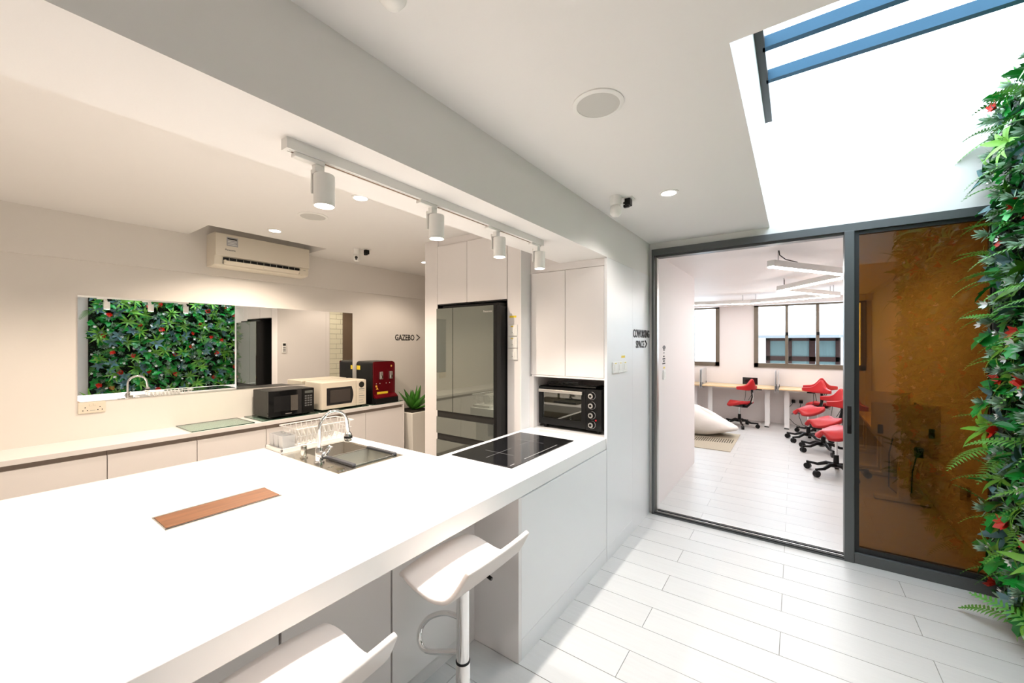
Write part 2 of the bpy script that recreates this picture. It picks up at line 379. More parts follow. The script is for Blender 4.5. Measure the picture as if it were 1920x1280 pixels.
for a, c in ((-3.2, W1[0]), (W1[1], W2[0]), (W2[1], XR+.1)): b.box(a, c, YF, YF+.15, WZ[0], WZ[1])
b.box(-3.2, XR+.1, YF, YF+.15, -0.1, WZ[0])
b.box(-3.2, XR+.1, YF, YF+.15, WZ[1], ZW+.01)
struct('wall_coworking_far', b, CWALL, 'far wall of the coworking room with windows', 'wall')
WFR = mat('bronze_window_frame', (0.165, 0.135, 0.10), 0.45, metal=0.3, var=0.04)
def window(n, x0, x1, muls, label):
    r = tag(thing('window_%d' % n, label, 'window', ((x0+x1)/2, YF, WZ[0])), kind='structure')
    obj('frame', M().box(x0, x0+.075, YF-.03, YF+.06, WZ[0], WZ[1]).box(x1-.075, x1, YF-.03, YF+.06, WZ[0], WZ[1])
        .box(x0, x1, YF-.03, YF+.06, WZ[0], WZ[0]+.085).box(x0, x1, YF-.03, YF+.06, WZ[1]-.03, WZ[1]), WFR, r)
    e = [x0+.07] + muls + [x1-.07]
    for m_ in muls:
        q = obj('mullion', M().box(m_-.025, m_+.025, YF-.03, YF+.06, WZ[0]+.08, WZ[1]-.02), WFR, r)
        obj('latch', M().box(m_-.018, m_+.03, YF-.055, YF-.03, 1.74, 1.80), BLK, q)
    for a, c in zip(e[:-1], e[1:]): obj('pane', M().box(a, c, YF+.02, YF+.026, WZ[0]+.08, WZ[1]-.025), GLS, r)
window(1, W1[0], W1[1], [-1.83, -2.3], 'bronze framed window beside the partition end')
window(2, W2[0], W2[1], [-.128, .355], 'wide bronze framed window of three lights above the desks')
# neighbouring house outside
YE = 13.0
nb = thing('neighbour_house', 'white neighbouring house with a brown window outside', 'building', (0, YE+.2, -3))
obj('facade', M().box(-9, 9, YE, YE+.4, -4, 8), EXTW, nb)
A = pxY(1436, 633, YE); Bq = pxY(1576, 692, YE)
wx0, wx1, wz1, wz0 = A.x, Bq.x, A.z, Bq.z - .45
fr = obj('window_frame', M().box(wx0, wx1, YE-.06, YE, wz1-.09, wz1).box(wx0, wx0+.1, YE-.06, YE, wz0, wz1).box(wx1-.1, wx1, YE-.06, YE, wz0, wz1)
         .box(wx0+(wx1-wx0)*.29, wx0+(wx1-wx0)*.37, YE-.06, YE, wz0, wz1).box(wx0+(wx1-wx0)*.60, wx0+(wx1-wx0)*.68, YE-.06, YE, wz0, wz1)
         .box(wx0, wx1, YE-.06, YE, wz1-.62, wz1-.50), EXTF, nb)
for k in range(3):
    a = wx0 + (wx1-wx0)*(.03 + .33*k)
    for zt in (wz1-.05, wz1-.58): obj('pane', M().box(a, a+(wx1-wx0)*.31, YE-.03, YE-.01, zt-.5, zt), EXTG, fr)
A = pxY(1432, 632, YE-.4); Bq = pxY(1586, 630, YE-.4)
obj('canopy', M().box(A.x-.25, Bq.x+.2, YE-.5, YE, A.z-.02, A.z+.05), mat('canopy_grey', (0.10, 0.11, 0.12), 0.6, var=0.05), nb)

# ================================================================== KITCHEN: ISLAND
IF, IB = -1.125, -2.875            # front and back edge of the worktop
SNK = (-2.62, -1.975, 1.19, 1.625) # sink cut-out
HOB = (-1.739, -1.279, 1.80, 2.56)
xs = [IB, SNK[0]+.02, SNK[1]-.02, -1.79, IF]; ys = [-0.9, SNK[2]+.02, SNK[3]-.02, 1.735, 2.775]
solo('island_worktop', M().slab(xs, ys, lambda x, y: (y < 1.735 or x > -1.79) and not (SNK[0] < x < SNK[1] and SNK[2] < y < SNK[3]), 0.82, 0.90), TOP,
     'thick white L-shaped worktop of the kitchen island', 'worktop', bevel=.003)
ic = thing('island_cabinet', 'white base cabinet under the island worktop with a knee recess', 'cabinet', (-1.9, 1.2, 0))
obj('body', M().box(-2.66, -1.92, -0.85, 1.16, .60, .82).box(-2.66, -1.92, -.85, 1.70, .09, .60).box(-2.82, -2.66, -.85, 1.70, .09, .82).box(-1.92, -1.775, -.85, 1.70, .09, .82).box(-1.775, -1.433, -.85, 1.634, .09, .82), CAB, ic)
obj('toe_kick', M().box(-2.78, -1.425, -.85, 1.634, 0, .09), CAB, ic)
ee = [-.72, -.267, .185, .638, 1.091, 1.60]
for a, c in zip(ee[:-1], ee[1:]): obj('door', M().box(-1.432, -1.405, a+.004, c-.004, .085, .82), CAB, ic, bevel=.002)
obj('filler', M().box(-1.432, -1.41, 1.60, 1.636, 0, .82), CAB, ic)
hc = thing('hob_cabinet', 'white cabinet with flush side panel under the induction hob', 'cabinet', (-1.45, 2.2, 0))
obj('body', M().box(-1.77, -1.14, 1.71, 2.77, .0, .80), CAB, hc)
obj('end_panel', M().box(-1.77, -1.121, 1.636, 1.662, 0, .82), CAB, hc)
obj('side_panel', M().box(-1.139, -1.121, 1.663, 2.774, .105, .815), CABW, hc)
obj('plinth', M().box(-1.139, -1.1205, 1.663, 2.774, 0, .103), CABW, hc)

# sink
s = thing('kitchen_sink', 'stainless steel undermounted sink set in the island worktop', 'sink', (-2.3, 1.41, .9))
x0, x1, y0, y1 = SNK
bx0, bx1, by0, by1 = x0+.03, x1-.03, y0+.105, y1-.025
obj('rim', M().slab([x0, bx0, bx1, x1], [y0, by0, by1, y1], lambda x, y: not (bx0 < x < bx1 and by0 < y < by1), .898, .9035), STEEL, s)
obj('basin', M().add([(bx0,by0,.90),(bx1,by0,.90),(bx1,by1,.90),(bx0,by1,.90),(bx0+.02,by0+.02,.73),(bx1-.02,by0+.02,.73),(bx1-.02,by1-.02,.73),(bx0+.02,by1-.02,.73)],
    [(4,5,6,7),(0,1,5,4),(1,2,6,5),(2,3,7,6),(3,0,4,7)]), BASIN, s)
obj('drain', M().cyl((-2.45, 1.45, .731), (-2.45, 1.45, .736), .045, n=20), CHROME, s, smooth=40)
obj('hole_cover', M().cyl((-2.03, 1.235, .9035), (-2.03, 1.235, .908), .024, n=20), CHROME, s, smooth=40)
obj('hole_cover', M().cyl((-2.13, 1.235, .9035), (-2.13, 1.235, .906), .016, n=20), CHROME, s, smooth=40)
c = thing('sink_colander', 'steel colander tray with dark handles hanging over the sink', 'colander', (-2.14, 1.44, .9))
cx0, cx1, cy0, cy1 = -2.285, -2.015, by0+.012, by1-.012
obj('tray', M().add([(cx0,cy0,.906),(cx1,cy0,.906),(cx1,cy1,.906),(cx0,cy1,.906),(cx0+.012,cy0+.02,.825),(cx1-.012,cy0+.02,.825),(cx1-.012,cy1-.02,.825),(cx0+.012,cy1-.02,.825)],
    [(4,5,6,7),(0,1,5,4),(1,2,6,5),(2,3,7,6),(3,0,4,7)]), TRAY, c)
obj('lip', M().tube([(cx0,cy0,.908),(cx1,cy0,.908),(cx1,cy1,.908),(cx0,cy1,.908)], .004, 6, closed=True), CHROME, c)
HND = mat('dark_grey_grip', (0.04, 0.042, 0.05), 0.5)
for y in (cy0, cy1): obj('handle', M().box(cx0-.005, cx1+.005, y-.012, y+.012, .904, .921), HND, c, bevel=.005)
f = thing('kitchen_faucet', 'tall chrome gooseneck faucet with round spray head', 'faucet', (-2.25, 1.237, .9035))
fx, fy = -2.25, 1.237
obj('base', M().lathe([(.028,.9035),(.028,.912),(.021,.918),(.021,.985),(.018,.992)], fx, fy), CHROME, f, smooth=40)
pts = [(fx, fy, .98), (fx, fy, 1.08)] + [(fx, fy + .088*(1 - math.cos(t*PI/12)), 1.10 + .09*math.sin(t*PI/12)) for t in range(0, 12)] + [(fx, fy+.18, 1.07), (fx, fy+.183, 1.045)]
obj('spout', M().tube(pts, .0105, 12), CHROME, f, smooth=60)
hd = obj('spray_head', M().lathe([(.012,1.05),(.02,1.04),(.024,1.025),(.024,1.005),(.021,1.0)], fx, fy+.184), CHROME, f, smooth=40)
obj('grip_ring', M().lathe([(.0248,1.012),(.0248,1.024),(.024,1.025)], fx, fy+.184), BLK, hd, smooth=40)
obj('nozzle', M().lathe([(.019,.994),(.021,1.0)], fx, fy+.184), BLK, hd)
lv = obj('valve', M().cyl((fx+.012, fy, .955), (fx+.06, fy, .955), .021, n=20), CHROME, f, smooth=40)
obj('lever', M().add([(fx+.03,fy-.012,.95),(fx+.066,fy-.012,.95),(fx+.066,fy+.012,.95),(fx+.03,fy+.012,.95),(fx+.045,fy+.03,1.005),(fx+.075,fy+.03,1.0),(fx+.075,fy+.045,1.0),(fx+.045,fy+.045,1.005)], [(0,3,2,1),(4,5,6,7),(0,1,5,4),(1,2,6,5),(2,3,7,6),(3,0,4,7)]), CHROME, lv, bevel=.004)
p = thing('soap_dispenser', 'short steel soap dispenser behind the faucet on the sink deck', 'dispenser', (-2.42, 1.235, .9035))
obj('collar', M().lathe([(.022,.9035),(.022,.91),(.014,.913)], -2.42, 1.235), STEEL, p, smooth=40)
obj('pump', M().lathe([(.013,.91),(.017,.93),(.017,.972),(.015,.976)], -2.42, 1.235), STEEL, p, smooth=40)

# dish rack
r = thing('dish_rack', 'white wire dish rack on a white drip tray', 'dish rack', (-2.73, 1.45, .9))
rx0, rx1, ry0, ry1 = -2.862, -2.64, 1.205, 1.70
obj('drip_tray', M().box(rx0, rx1, ry0, ry1, .9, .908).box(rx0, rx1, ry0, ry0+.012, .905, .925).box(rx0, rx1, ry1-.012, ry1, .905, .925)
    .box(rx0, rx0+.012, ry0, ry1, .905, .925).box(rx1-.012, rx1, ry0, ry1, .905, .925), WPL, r, bevel=.003)
WIRE = mat('white_coated_wire', (0.85, 0.84, 0.83), 0.3)
def ring(z, g): return [(rx0+g, ry0+.1+g, z), (rx1-g, ry0+.1+g, z), (rx1-g, ry1-g, z), (rx0+g, ry1-g, z)]
obj('basket_rim', M().tube(ring(1.035, -.006), .0045, 6, closed=True), WIRE, r)
obj('basket_rim', M().tube(ring(.985, .004), .0022, 6, closed=True), WIRE, r)
obj('basket_rim', M().tube(ring(.92, .016), .0025, 6, closed=True), WIRE, r)
for k in range(10):
    y = ry0 + .13 + k * .036
    obj('basket_wire', M().tube([(rx0-.004, y, 1.035), (rx0+.016, y, .92), (rx1-.016, y, .92), (rx1+.004, y, 1.035)], .0026, 6), WIRE, r)
for k in range(5):
    x = rx0 + .03 + k * .04
    obj('basket_wire', M().tube([(x, ry0+.098, 1.035), (x, ry0+.118, .92), (x, ry1-.018, .92), (x, ry1+.004, 1.035)], .0026, 6), WIRE, r)
for k in range(7):
    y = ry0 + .16 + k * .036
    obj('plate_holder', M().tube([(-2.79, y, .92), (-2.79, y, .965), (-2.77, y, .99), (-2.74, y, .99), (-2.72, y, .965), (-2.72, y, .92)], .002, 6), WIRE, r)
for k, (tx, ty) in enumerate(((-2.815, 1.262), (-2.752, 1.262), (-2.689, 1.262))):
    o = M(); hw, hd_ = .024, .036
    o.add([(tx-hw,ty-hd_,.9075),(tx+hw,ty-hd_,.9075),(tx+hw,ty+hd_,.9075),(tx-hw,ty+hd_,.9075),(tx-hw-.006,ty-hd_-.004,1.0),(tx+hw+.006,ty-hd_-.004,1.0),(tx+hw+.006,ty+hd_+.004,1.0),(tx-hw-.006,ty+hd_+.004,1.0)],
          [(0,3,2,1),(0,1,5,4),(1,2,6,5),(2,3,7,6),(3,0,4,7)])
    cu = solo('cutlery_cup', o, FROST, 'frosted white cutlery cup standing on the drip tray', 'cup', 'cutlery cups in the dish rack')
    sd = cu.modifiers.new('s', 'SOLIDIFY'); sd.thickness = .002
for k in range(8):
    y = ry0 + .138 + k * .036
    o = M().cyl((-2.753, y, .978), (-2.753, y+.005, .978), .056, .052, n=28)
    solo('plate', o, WPL, 'white plate standing upright in the wire dish rack', 'plate', 'plates in the dish rack', smooth=40)

# hob, pop-up socket lid
h = thing('induction_hob', 'black glass induction hob set in the white worktop', 'hob', (-1.51, 2.18, .9))
obj('glass', M().box(HOB[0], HOB[1], HOB[2], HOB[3], .895, .906), BLKG, h, bevel=.002)
MARK = mat('hob_marking', (0.22, 0.22, 0.22), 0.4)
for (cx_, cy_) in ((-1.52, 2.0), (-1.52, 2.36)):
    obj('zone_mark', M().box(cx_-.11, cx_+.11, cy_-.001, cy_+.001, .906, .9063).box(cx_-.001, cx_+.001, cy_-.13, cy_+.13, .906, .9063), MARK, h)
obj('touch_panel', M().box(-1.318, -1.312, 1.98, 2.38, .906, .9063), MARK, h)
obj('maker_mark', M().box(-1.312, -1.304, 1.825, 1.865, .906, .9063), MARK, h)
pw = thing('socket_box_lid', 'flush walnut lid of the pop-up socket box in the worktop', 'socket box', (-2.0, .67, .9))
obj('frame', M().box(-2.093, -1.907, .463, .875, .896, .9025), SILVER, pw)
obj('lid', M().box(-2.074, -1.925, .467, .871, .899, .905), WOOD, pw, bevel=.001)
obj('gap', M().box(-1.919, -1.913, .463, .875, .9, .9035).box(-2.079, -2.075, .463, .875, .9, .9035), DARK, pw)

# ================================================================== TALL CABINETS, FRIDGE
YT = 2.775
t = thing('oven_tower', 'tall white cabinet with an open oven niche and two doors', 'cabinet', (-1.45, 3.05, 0))
obj('body', M().box(-1.79, -1.14, YT+.021, 3.334, 0, .884).box(-1.79, -1.14, YT+.021, 3.334, 1.337, 2.222).box(-1.79, -1.75, YT, 3.334, .904, 1.321).box(-1.75, -1.14, 3.2, 3.334, .904, 1.321), CAB, t)
obj('niche_floor', M().box(-1.79, -1.14, YT, 3.3, .885, .903), TOP, t)
obj('side_panel', M().box(-1.139, XS, YT, 3.336, 0, 2.224), CABW, t)
obj('plinth', M().box(-1.136, XS+.001, YT+.001, 3.336, 0, .103), CABW, t)
for a, c in ((-1.768, -1.462), (-1.458, -1.141)): obj('door', M().box(a, c, YT-.002, YT+.02, 1.338, 2.165), CAB, t, bevel=.0015)
obj('lintel', M().box(-1.77, -1.139, YT, YT+.02, 1.322, 1.336), CAB, t)
obj('cornice', M().box(-1.62, -1.139, YT+.004, YT+.02, 2.168, 2.224), CAB, t)
obj('cornice_gap', M().box(-1.79, -1.512, YT+.012, YT+.020, 2.226, ZK-.002).box(-1.79, -1.622, YT+.012, YT+.020, 2.168, 2.226), CAB, t)
# fridge housing
YH = 2.65
g = thing('fridge_housing', 'floor to ceiling white housing around the fridge', 'cabinet', (-2.35, 3.0, 0))
obj('side_panel', M().box(-2.91, -2.742, YH, 3.359, 0, ZK-.001), CAB, g)
obj('filler_panel', M().box(-1.926, -1.797, YH, YH+.03, 0, 2.56), CAB, g)
obj('return_panel', M().box(-1.797, -1.791, YH+.0, 3.33, 0, 2.56), CABW, g)
obj('body', M().box(-2.741, -1.93, YH+.031, 3.30, 1.956, ZK-.001).box(-2.741, -1.80, 3.302, 3.35, 0, ZK-.001), CAB, g)
obj('cavity_lining', M().box(-2.744, -2.738, YH+.004, 3.30, .0, 1.953).box(-1.934, -1.927, YH+.004, 3.30, 0, 1.953).box(-2.742, -1.928, YH+.01, 3.3, 1.948, 1.954), DARK, g)
for a, c in ((-2.738, -2.372), (-2.368, -1.932)): obj('door', M().box(a, c, YH-.002, YH+.03, 1.958, 2.50), CAB, g, bevel=.0015)
obj('top_filler', M().box(-2.741, -1.927, YH+.012, YH+.03, 2.503, ZK-.001), CAB, g)
fz = thing('fridge', 'grey glass fronted fridge with black sides and drawers', 'fridge', (-2.26, 2.85, 0))
FX0, FX1, FY = -2.60, -1.925, 2.50
obj('body', M().box(FX0+.004, FX1-.012, FY+.055, 3.2, .02, 1.90), BLK, fz, bevel=.004)
obj('feet', M().box(FX0+.03, FX1-.03, FY+.1, 3.1, 0, .03), BLK, fz)
obj('hinge_cover', M().box(FX0+.02, FX1-.02, FY+.06, FY+.2, 1.899, 1.925), BLK, fz)
for a, c, z0, z1, n in ((FX0, -2.402, 1.0, 1.90, 'door'), (-2.398, FX1-.03, 1.0, 1.90, 'door'), (FX0, FX1-.03, .80, .945, 'drawer'), (FX0, FX1-.03, .06, .745, 'drawer')):
    dd = obj(n, M().box(a, c, FY+.006, FY+.06, z0, z1), BLK, fz, bevel=.003)
    obj('glass_front', M().box(a+.001, c-.001, FY, FY+.007, z0+.001, z1-.001), FRIDGE, dd)
    if n == 'drawer': obj('grip', M().box(a+.01, c-.005, FY+.012, FY+.05, z1, z1+.05), CHAR, dd)
obj('edge_trim', M().box(FX1-.03, FX1, FY+.004, FY+.06, .06, 1.90), BLK, fz, bevel=.003)
text('maker_name', 'Panasonic', .024, SILVER, (-2.06, FY-.0005, 1.845), (1, 0, 0), (0, 0, 1), fz, ext=.0005)
# toaster oven in the niche
ov = thing('toaster_oven', 'black toaster oven with glass door and four knobs', 'oven', (-1.45, 2.97, .903))
OX0, OX1, OY = -1.728, -1.178, 2.82
obj('shell', M().box(OX0, OX1, OY+.02, OY+.03, .93, 1.245).box(OX0, OX1, OY+.02, 3.17, 1.225, 1.245).box(OX0, OX0+.02, OY+.02, 3.17, .93, 1.24).box(-1.305, OX1, OY+.0, 3.17, .93, 1.243)
    .box(OX0, OX1, OY+.02, 3.17, .93, .955).box(OX0, OX1, 3.14, 3.17, .93, 1.245), BLK, ov)
ov.children[0].data.update()
# door as a frame around the glass
dr = obj('door', M().slab([OX0, OX0+.035, -1.345, -1.308], [.935, .985, 1.195, 1.24], lambda x, y: not (OX0+.035 < x < -1.345 and .985 < y < 1.195), -(OY+.02), -OY), BLK, ov)
for v in dr.data.vertices: v.co = (v.co.x, -v.co.z, v.co.y)
obj('glass', M().box(OX0+.033, -1.343, OY+.008, OY+.013, .983, 1.197), OVG, dr)
obj('handle', M().box(OX0+.012, -1.325, OY-.03, OY-.015, 1.198, 1.222).box(OX0+.03, OX0+.045, OY-.02, OY+.004, 1.203, 1.217).box(-1.36, -1.345, OY-.02, OY+.004, 1.203, 1.217), SILVER, dr, bevel=.003)
obj('cavity', M().add([(OX0+.03,OY+.03,.96),(-1.31,OY+.03,.96),(-1.31,3.13,.96),(OX0+.03,3.13,.96),(OX0+.03,OY+.03,1.22),(-1.31,OY+.03,1.22),(-1.31,3.13,1.22),(OX0+.03,3.13,1.22)], [(0,1,2,3),(4,7,6,5),(1,2,6,5),(2,3,7,6),(3,0,4,7)]),
    mat('oven_liner', (0.72, 0.72, 0.66), 0.4, metal=0.3, var=0.1), ov)
rk = M()
for k in range(9): rk.tube([(OX0+.04+k*.048, OY+.04, 1.09), (OX0+.04+k*.048, 3.12, 1.09)], .002, 5)
rk.tube([(OX0+.032, OY+.045, 1.09), (-1.312, OY+.045, 1.09)], .004, 6)
obj('rack', rk, CHROME, ov)
obj('tray', M().box(OX0+.04, -1.32, OY+.05, 3.1, 1.115, 1.122).box(OX0+.035, -1.315, OY+.045, OY+.055, 1.112, 1.132), SILVER, ov)
fascia = obj('fascia', M().box(-1.304, OX1-.002, OY-.004, OY+.002, .935, 1.24), BLK, ov)
for k in range(4):
    z = 1.195 - k * .073
    kb = obj('knob', M().cyl((-1.256, OY-.003, z), (-1.256, OY-.03, z), .0235, .021, n=24), BLK, ov, smooth=40)
    obj('knob_ring', M().cyl((-1.256, OY-.029, z), (-1.256, OY-.034, z), .0205, .018, n=24), SILVER, kb, smooth=40)
    obj('knob_cap', M().cyl((-1.256, OY-.033, z), (-1.256, OY-.036, z), .010, n=16), BLK, kb, smooth=40)
    obj('dial_mark', M().tube([(-1.256 + .029*math.cos(a), OY-.0045, z + .029*math.sin(a)) for a in [(-2.2 + .2*i) for i in range(20)]], .0012, 5), mat('dial_print', (0.5, 0.5, 0.5), 0.5), kb)
obj('indicator_lamp', M().cyl((-1.222, OY-.003, 1.012), (-1.222, OY-.008, 1.012), .006, n=12), mat('red_lamp', (0.7, 0.01, 0.02), 0.3), ov)
for x in (OX0+.04, OX1-.045):
    for y in (OY+.05, 3.13): obj('foot', M().cyl((x, y, .903), (x, y, .932), .016, .02, n=14), BLK, ov, smooth=40)
gp = thing('grill_tray', 'flat black grill tray lying on the toaster oven', 'tray', (-1.44, 2.98, 1.245))
obj('pan', M().box(-1.66, -1.24, 2.86, 3.14, 1.245, 1.262).box(-1.67, -1.23, 2.85, 3.15, 1.262, 1.27), BLKG, gp, bevel=.004)
obj('handle', M().tube([(-1.52, 2.86, 1.272), (-1.52, 2.835, 1.285), (-1.38, 2.835, 1.285), (-1.38, 2.86, 1.272)], .005, 8), BLKG, gp, smooth=60)

# switches, stickers and lettering around the tall cabinets
for k, z in enumerate((1.655, 1.557, 1.46)):
    sw = thing('switch_plate', ['topmost of three white switch plates stacked beside the fridge', 'middle of three white switch plates stacked beside the fridge', 'lowest of three white switch plates stacked beside the fridge'][k], 'switch', (-1.868, YH, z))
    obj('plate', M().box(-1.913, -1.825, YH-.011, YH, z, z+.09), WPL, sw, bevel=.003)
    obj('rocker', M().box(-1.892, -1.846, YH-.014, YH-.01, z+.018, z+.062), WPL, sw, bevel=.002)
    if k < 2: obj('sticker', M().box(-1.885, -1.86, YH-.0118, YH-.011, z+.072, z+.080), YEL, sw)
    obj('neon', M().box(-1.872, -1.866, YH-.0147, YH-.0138, z+.024, z+.031), INKG, sw)
solo('label_tape', M().box(-1.905, -1.838, YH-.001, YH+.0005, 1.803, 1.819), YEL, 'yellow label tape above the stacked switch plates', 'label')
sw = thing('switch_plate', 'triple white switch plate on the side of the oven tower', 'switch', (XS, 3.02, 1.37))
for k in range(3):
    y = 2.872 + k * .104
    q = obj('plate', M().box(XS, XS+.011, y, y+.10, 1.366, 1.452), WPL, sw, bevel=.003)
    obj('rocker', M().box(XS+.01, XS+.014, y+.022, y+.078, 1.385, 1.432), WPL, q, bevel=.002)
    obj('sticker', M().box(XS+.011, XS+.0118, y+.035, y+.065, 1.438, 1.444), YEL, q)
solo('label_tape', M().box(XS-.0005, XS+.001, 3.07, 3.15, 1.478, 1.496), YEL, 'yellow label tape above the triple switch plate', 'label')
sg = thing('wall_sign', 'black COWORKING SPACE lettering beside the glass door', 'sign', (XS, 3.58, 1.56))
text('lettering', 'COWORKING', .098, INK, (XS+.0005, 3.352, 1.645), (0, 1, 0), (0, 0, 1), sg, ext=.003, width=.452)
text('lettering', 'SPACE', .088, INK, (XS+.0005, 3.422, 1.555), (0, 1, 0), (0, 0, 1), sg, ext=.003, width=.225)
obj('arrow', M().tube([(XS+.003, 3.675, 1.617), (XS+.003, 3.72, 1.587), (XS+.003, 3.675, 1.557)], .006, 4), INK, sg)
sg = thing('wall_sign', 'black GAZEBO lettering with arrow on the mirror wall', 'sign', (XW, 3.7, 1.63))
text('lettering', 'GAZEBO', .112, INK, (XW+.0005, 3.485, 1.632), (0, 1, 0), (0, 0, 1), sg, ext=.003, width=.335)
obj('arrow', M().tube([(XW+.003, 3.86, 1.712), (XW+.003, 3.915, 1.673), (XW+.003, 3.86, 1.634)], .0075, 4), INK, sg)

# ================================================================== BACK COUNTER
ZT = .865
bt = solo('back_worktop', M().box(XW, -4.0, -.935, 3.298, ZT-.035, ZT), CAB, 'long shallow pale worktop under the mirror', 'worktop', bevel=.002)
ks = [.1215 + .5265 * k for k in range(-2, 7)]
cl = ['pale handleless base cabinet at the open end of the row', 'pale handleless base cabinet next to the open end of the row', 'pale handleless base cabinet below the bare wall past the mirror end', 'pale handleless base cabinet below the power socket', 'pale handleless base cabinet under the empty glass board',
      'pale handleless base cabinet under the black microwave', 'pale handleless base cabinet under the cream microwave', 'pale handleless base cabinet under the water dispenser']
for k, y in enumerate(ks[:-1]):
    y1 = ks[k+1]
    bc = thing('base_cabinet', cl[k], 'cabinet', (-4.2, (y+y1)/2, 0), 'base cabinets under the mirror')
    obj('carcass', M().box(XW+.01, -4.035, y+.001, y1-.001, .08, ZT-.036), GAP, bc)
    obj('door', M().box(-4.035, -4.014, y+.0025, y1-.0025, .075, ZT-.072), CAB, bc, bevel=.0015)
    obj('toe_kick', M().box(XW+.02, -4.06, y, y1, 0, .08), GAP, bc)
solo('end_panel', M().box(XW+.005, -4.0, 3.282, 3.297, 0, ZT-.034), CAB, 'pale end panel closing the row of base cabinets', 'panel')
# mirror
solo('wall_mirror', M().box(XW-.002, XW+.006, .553, 2.845, 1.147, 1.958), MIRROR, 'long frameless mirror above the back counter', 'mirror')
# double socket
so = thing('wall_socket', 'cream double power socket below the mirror corner', 'socket', (XW, .63, 1.05))
pl = obj('plate', M().box(XW, XW+.010, .555, .703, 1.058, 1.144), CPL, so, bevel=.003)
for y in (.600, .664):
    obj('rocker', M().box(XW+.009, XW+.0125, .613 if y < .63 else .635, .629 if y < .63 else .651, 1.113, 1.132), CPL, so, bevel=.001)
for yc in (.592, .672):
    for dy, dz in ((0, .028), (-.012, .006), (.012, .006)): obj('pin_hole', M().box(XW+.0095, XW+.0105, yc+dy-.003, yc+dy+.003, 1.075+dz-.004, 1.075+dz+.003), INK, so)
obj('print', M().box(XW+.0095, XW+.0104, .618, .646, 1.078, 1.081), INKG, so)
# glass boards
def board(y0, y1, x0, x1, lab):
    q = thing('glass_board', lab, 'glass board', ((x0+x1)/2, (y0+y1)/2, ZT))
    obj('sheet', M().box(x0, x1, y0, y1, ZT+.004, ZT+.009), GREENGL, q)
    EDGE = mat('glass_green_edge', (0.01, 0.045, 0.035), 0.15)
    obj('edge', M().box(x1-.001, x1+.001, y0, y1, ZT+.0035, ZT+.0095).box(x0-.001, x0+.001, y0, y1, ZT+.0035, ZT+.0095).box(x0, x1, y0-.001, y0+.001, ZT+.0035, ZT+.0095).box(x0, x1, y1-.001, y1+.001, ZT+.0035, ZT+.0095), EDGE, q)
    for x in (x0+.03, x1-.03):
        for y in (y0+.03, y1-.03): obj('foot', M().cyl((x, y, ZT), (x, y, ZT+.004), .008, n=10), FROST, q)
board(1.135, 1.60, -4.40, -4.005, 'empty glass board lying on the back counter')
board(1.665, 2.20, -4.405, -4.015, 'glass board under the black microwave')
board(2.225, 2.80, -4.405, -4.02, 'glass board under the cream microwave')
board(2.84, 3.28, -4.405, -4.005, 'glass board under the red water dispenser')
ZG = ZT + .009
# black microwave
mw = thing('microwave_oven', 'black microwave oven with vented side on a glass board', 'microwave', (-4.2, 1.95, ZG))
my0, my1, mf, mz = 1.735, 2.175, -4.055, ZG+.262
obj('case', M().box(-4.38, mf-.02, my0, my1, ZG+.012, mz), CHAR, mw, bevel=.004)
obj('door', M().box(mf-.02, mf, my0, my0+.315, ZG+.014, mz-.002), BLKG, mw, bevel=.003)
obj('door_window', M().box(mf-.001, mf+.0008, my0+.05, my0+.20, ZG+.06, mz-.055), mat('window_mesh_black', (0.016, 0.016, 0.017), 0.12), mw)
obj('door_panel', M().box(mf-.001, mf+.001, my0+.205, my0+.275, ZG+.055, mz-.055), mat('reflective_grey', (0.10, 0.09, 0.08), 0.15), mw)
cp = obj('control_panel', M().box(mf-.02, mf-.001, my0+.318, my1, ZG+.014, mz-.002), BLK, mw, bevel=.003)
obj('display', M().box(mf-.002, mf, my0+.345, my1-.015, mz-.05, mz-.025), mat('lcd', (0.12, 0.13, 0.12), 0.2), cp)
for i in range(3):
    for j in range(5): obj('button', M().box(mf-.002, mf-.0004, my0+.345+i*.027, my0+.364+i*.027, mz-.085-j*.024, mz-.071-j*.024), mat('button_grey', (0.16, 0.16, 0.16), 0.4), cp)
obj('badge', M().box(mf-.0005, mf+.001, my0+.155, my0+.215, ZG+.028, ZG+.036), SILVER, mw)
for i in range(6):
    for j in range(4): obj('vent_slot', M().box(-4.34+i*.03, -4.322+i*.03, my0-.0008, my0+.001, ZG+.035+j*.016, ZG+.044+j*.016), DARK, mw)
for x in (-4.35, mf-.04):
    for y in (my0+.04, my1-.04): obj('foot', M().cyl((x, y, ZG), (x, y, ZG+.014), .012, n=10), BLK, mw)
# cream microwave
mw = thing('microwave_oven', 'cream microwave oven with dark door window on a glass board', 'microwave', (-4.2, 2.52, ZG))
my0, my1, mf, mz = 2.25, 2.785, -4.045, ZG+.302
obj('case', M().box(-4.39, mf-.03, my0, my1, ZG+.012, mz), CPL, mw, bevel=.008)
dd = obj('door', M().box(mf-.03, mf, my0, my0+.405, ZG+.014, mz-.002), CPL, mw, bevel=.006)
wy0, wy1 = my0+.055, my0+.365
poly = [(wy0, ZG+.055), (wy1-.02, ZG+.055)] + [(wy1-.02+.022*math.sin(PI*t/8), ZG+.055+.185*t/8) for t in range(1, 8)] + [(wy1-.02, ZG+.24), (wy0, ZG+.24)]
obj('door_window', M().prism(poly, 'x', mf-.002, mf+.001), BLKG, dd)
obj('window_mesh', M().box(mf, mf+.0016, wy0+.04, wy1-.035, ZG+.08, ZG+.215), mat('window_mesh_brown', (0.055, 0.045, 0.04), 0.25), dd)
cp = obj('control_panel', M().box(mf-.03, mf-.002, my0+.408, my1, ZG+.014, mz-.002), CPL, mw, bevel=.008)
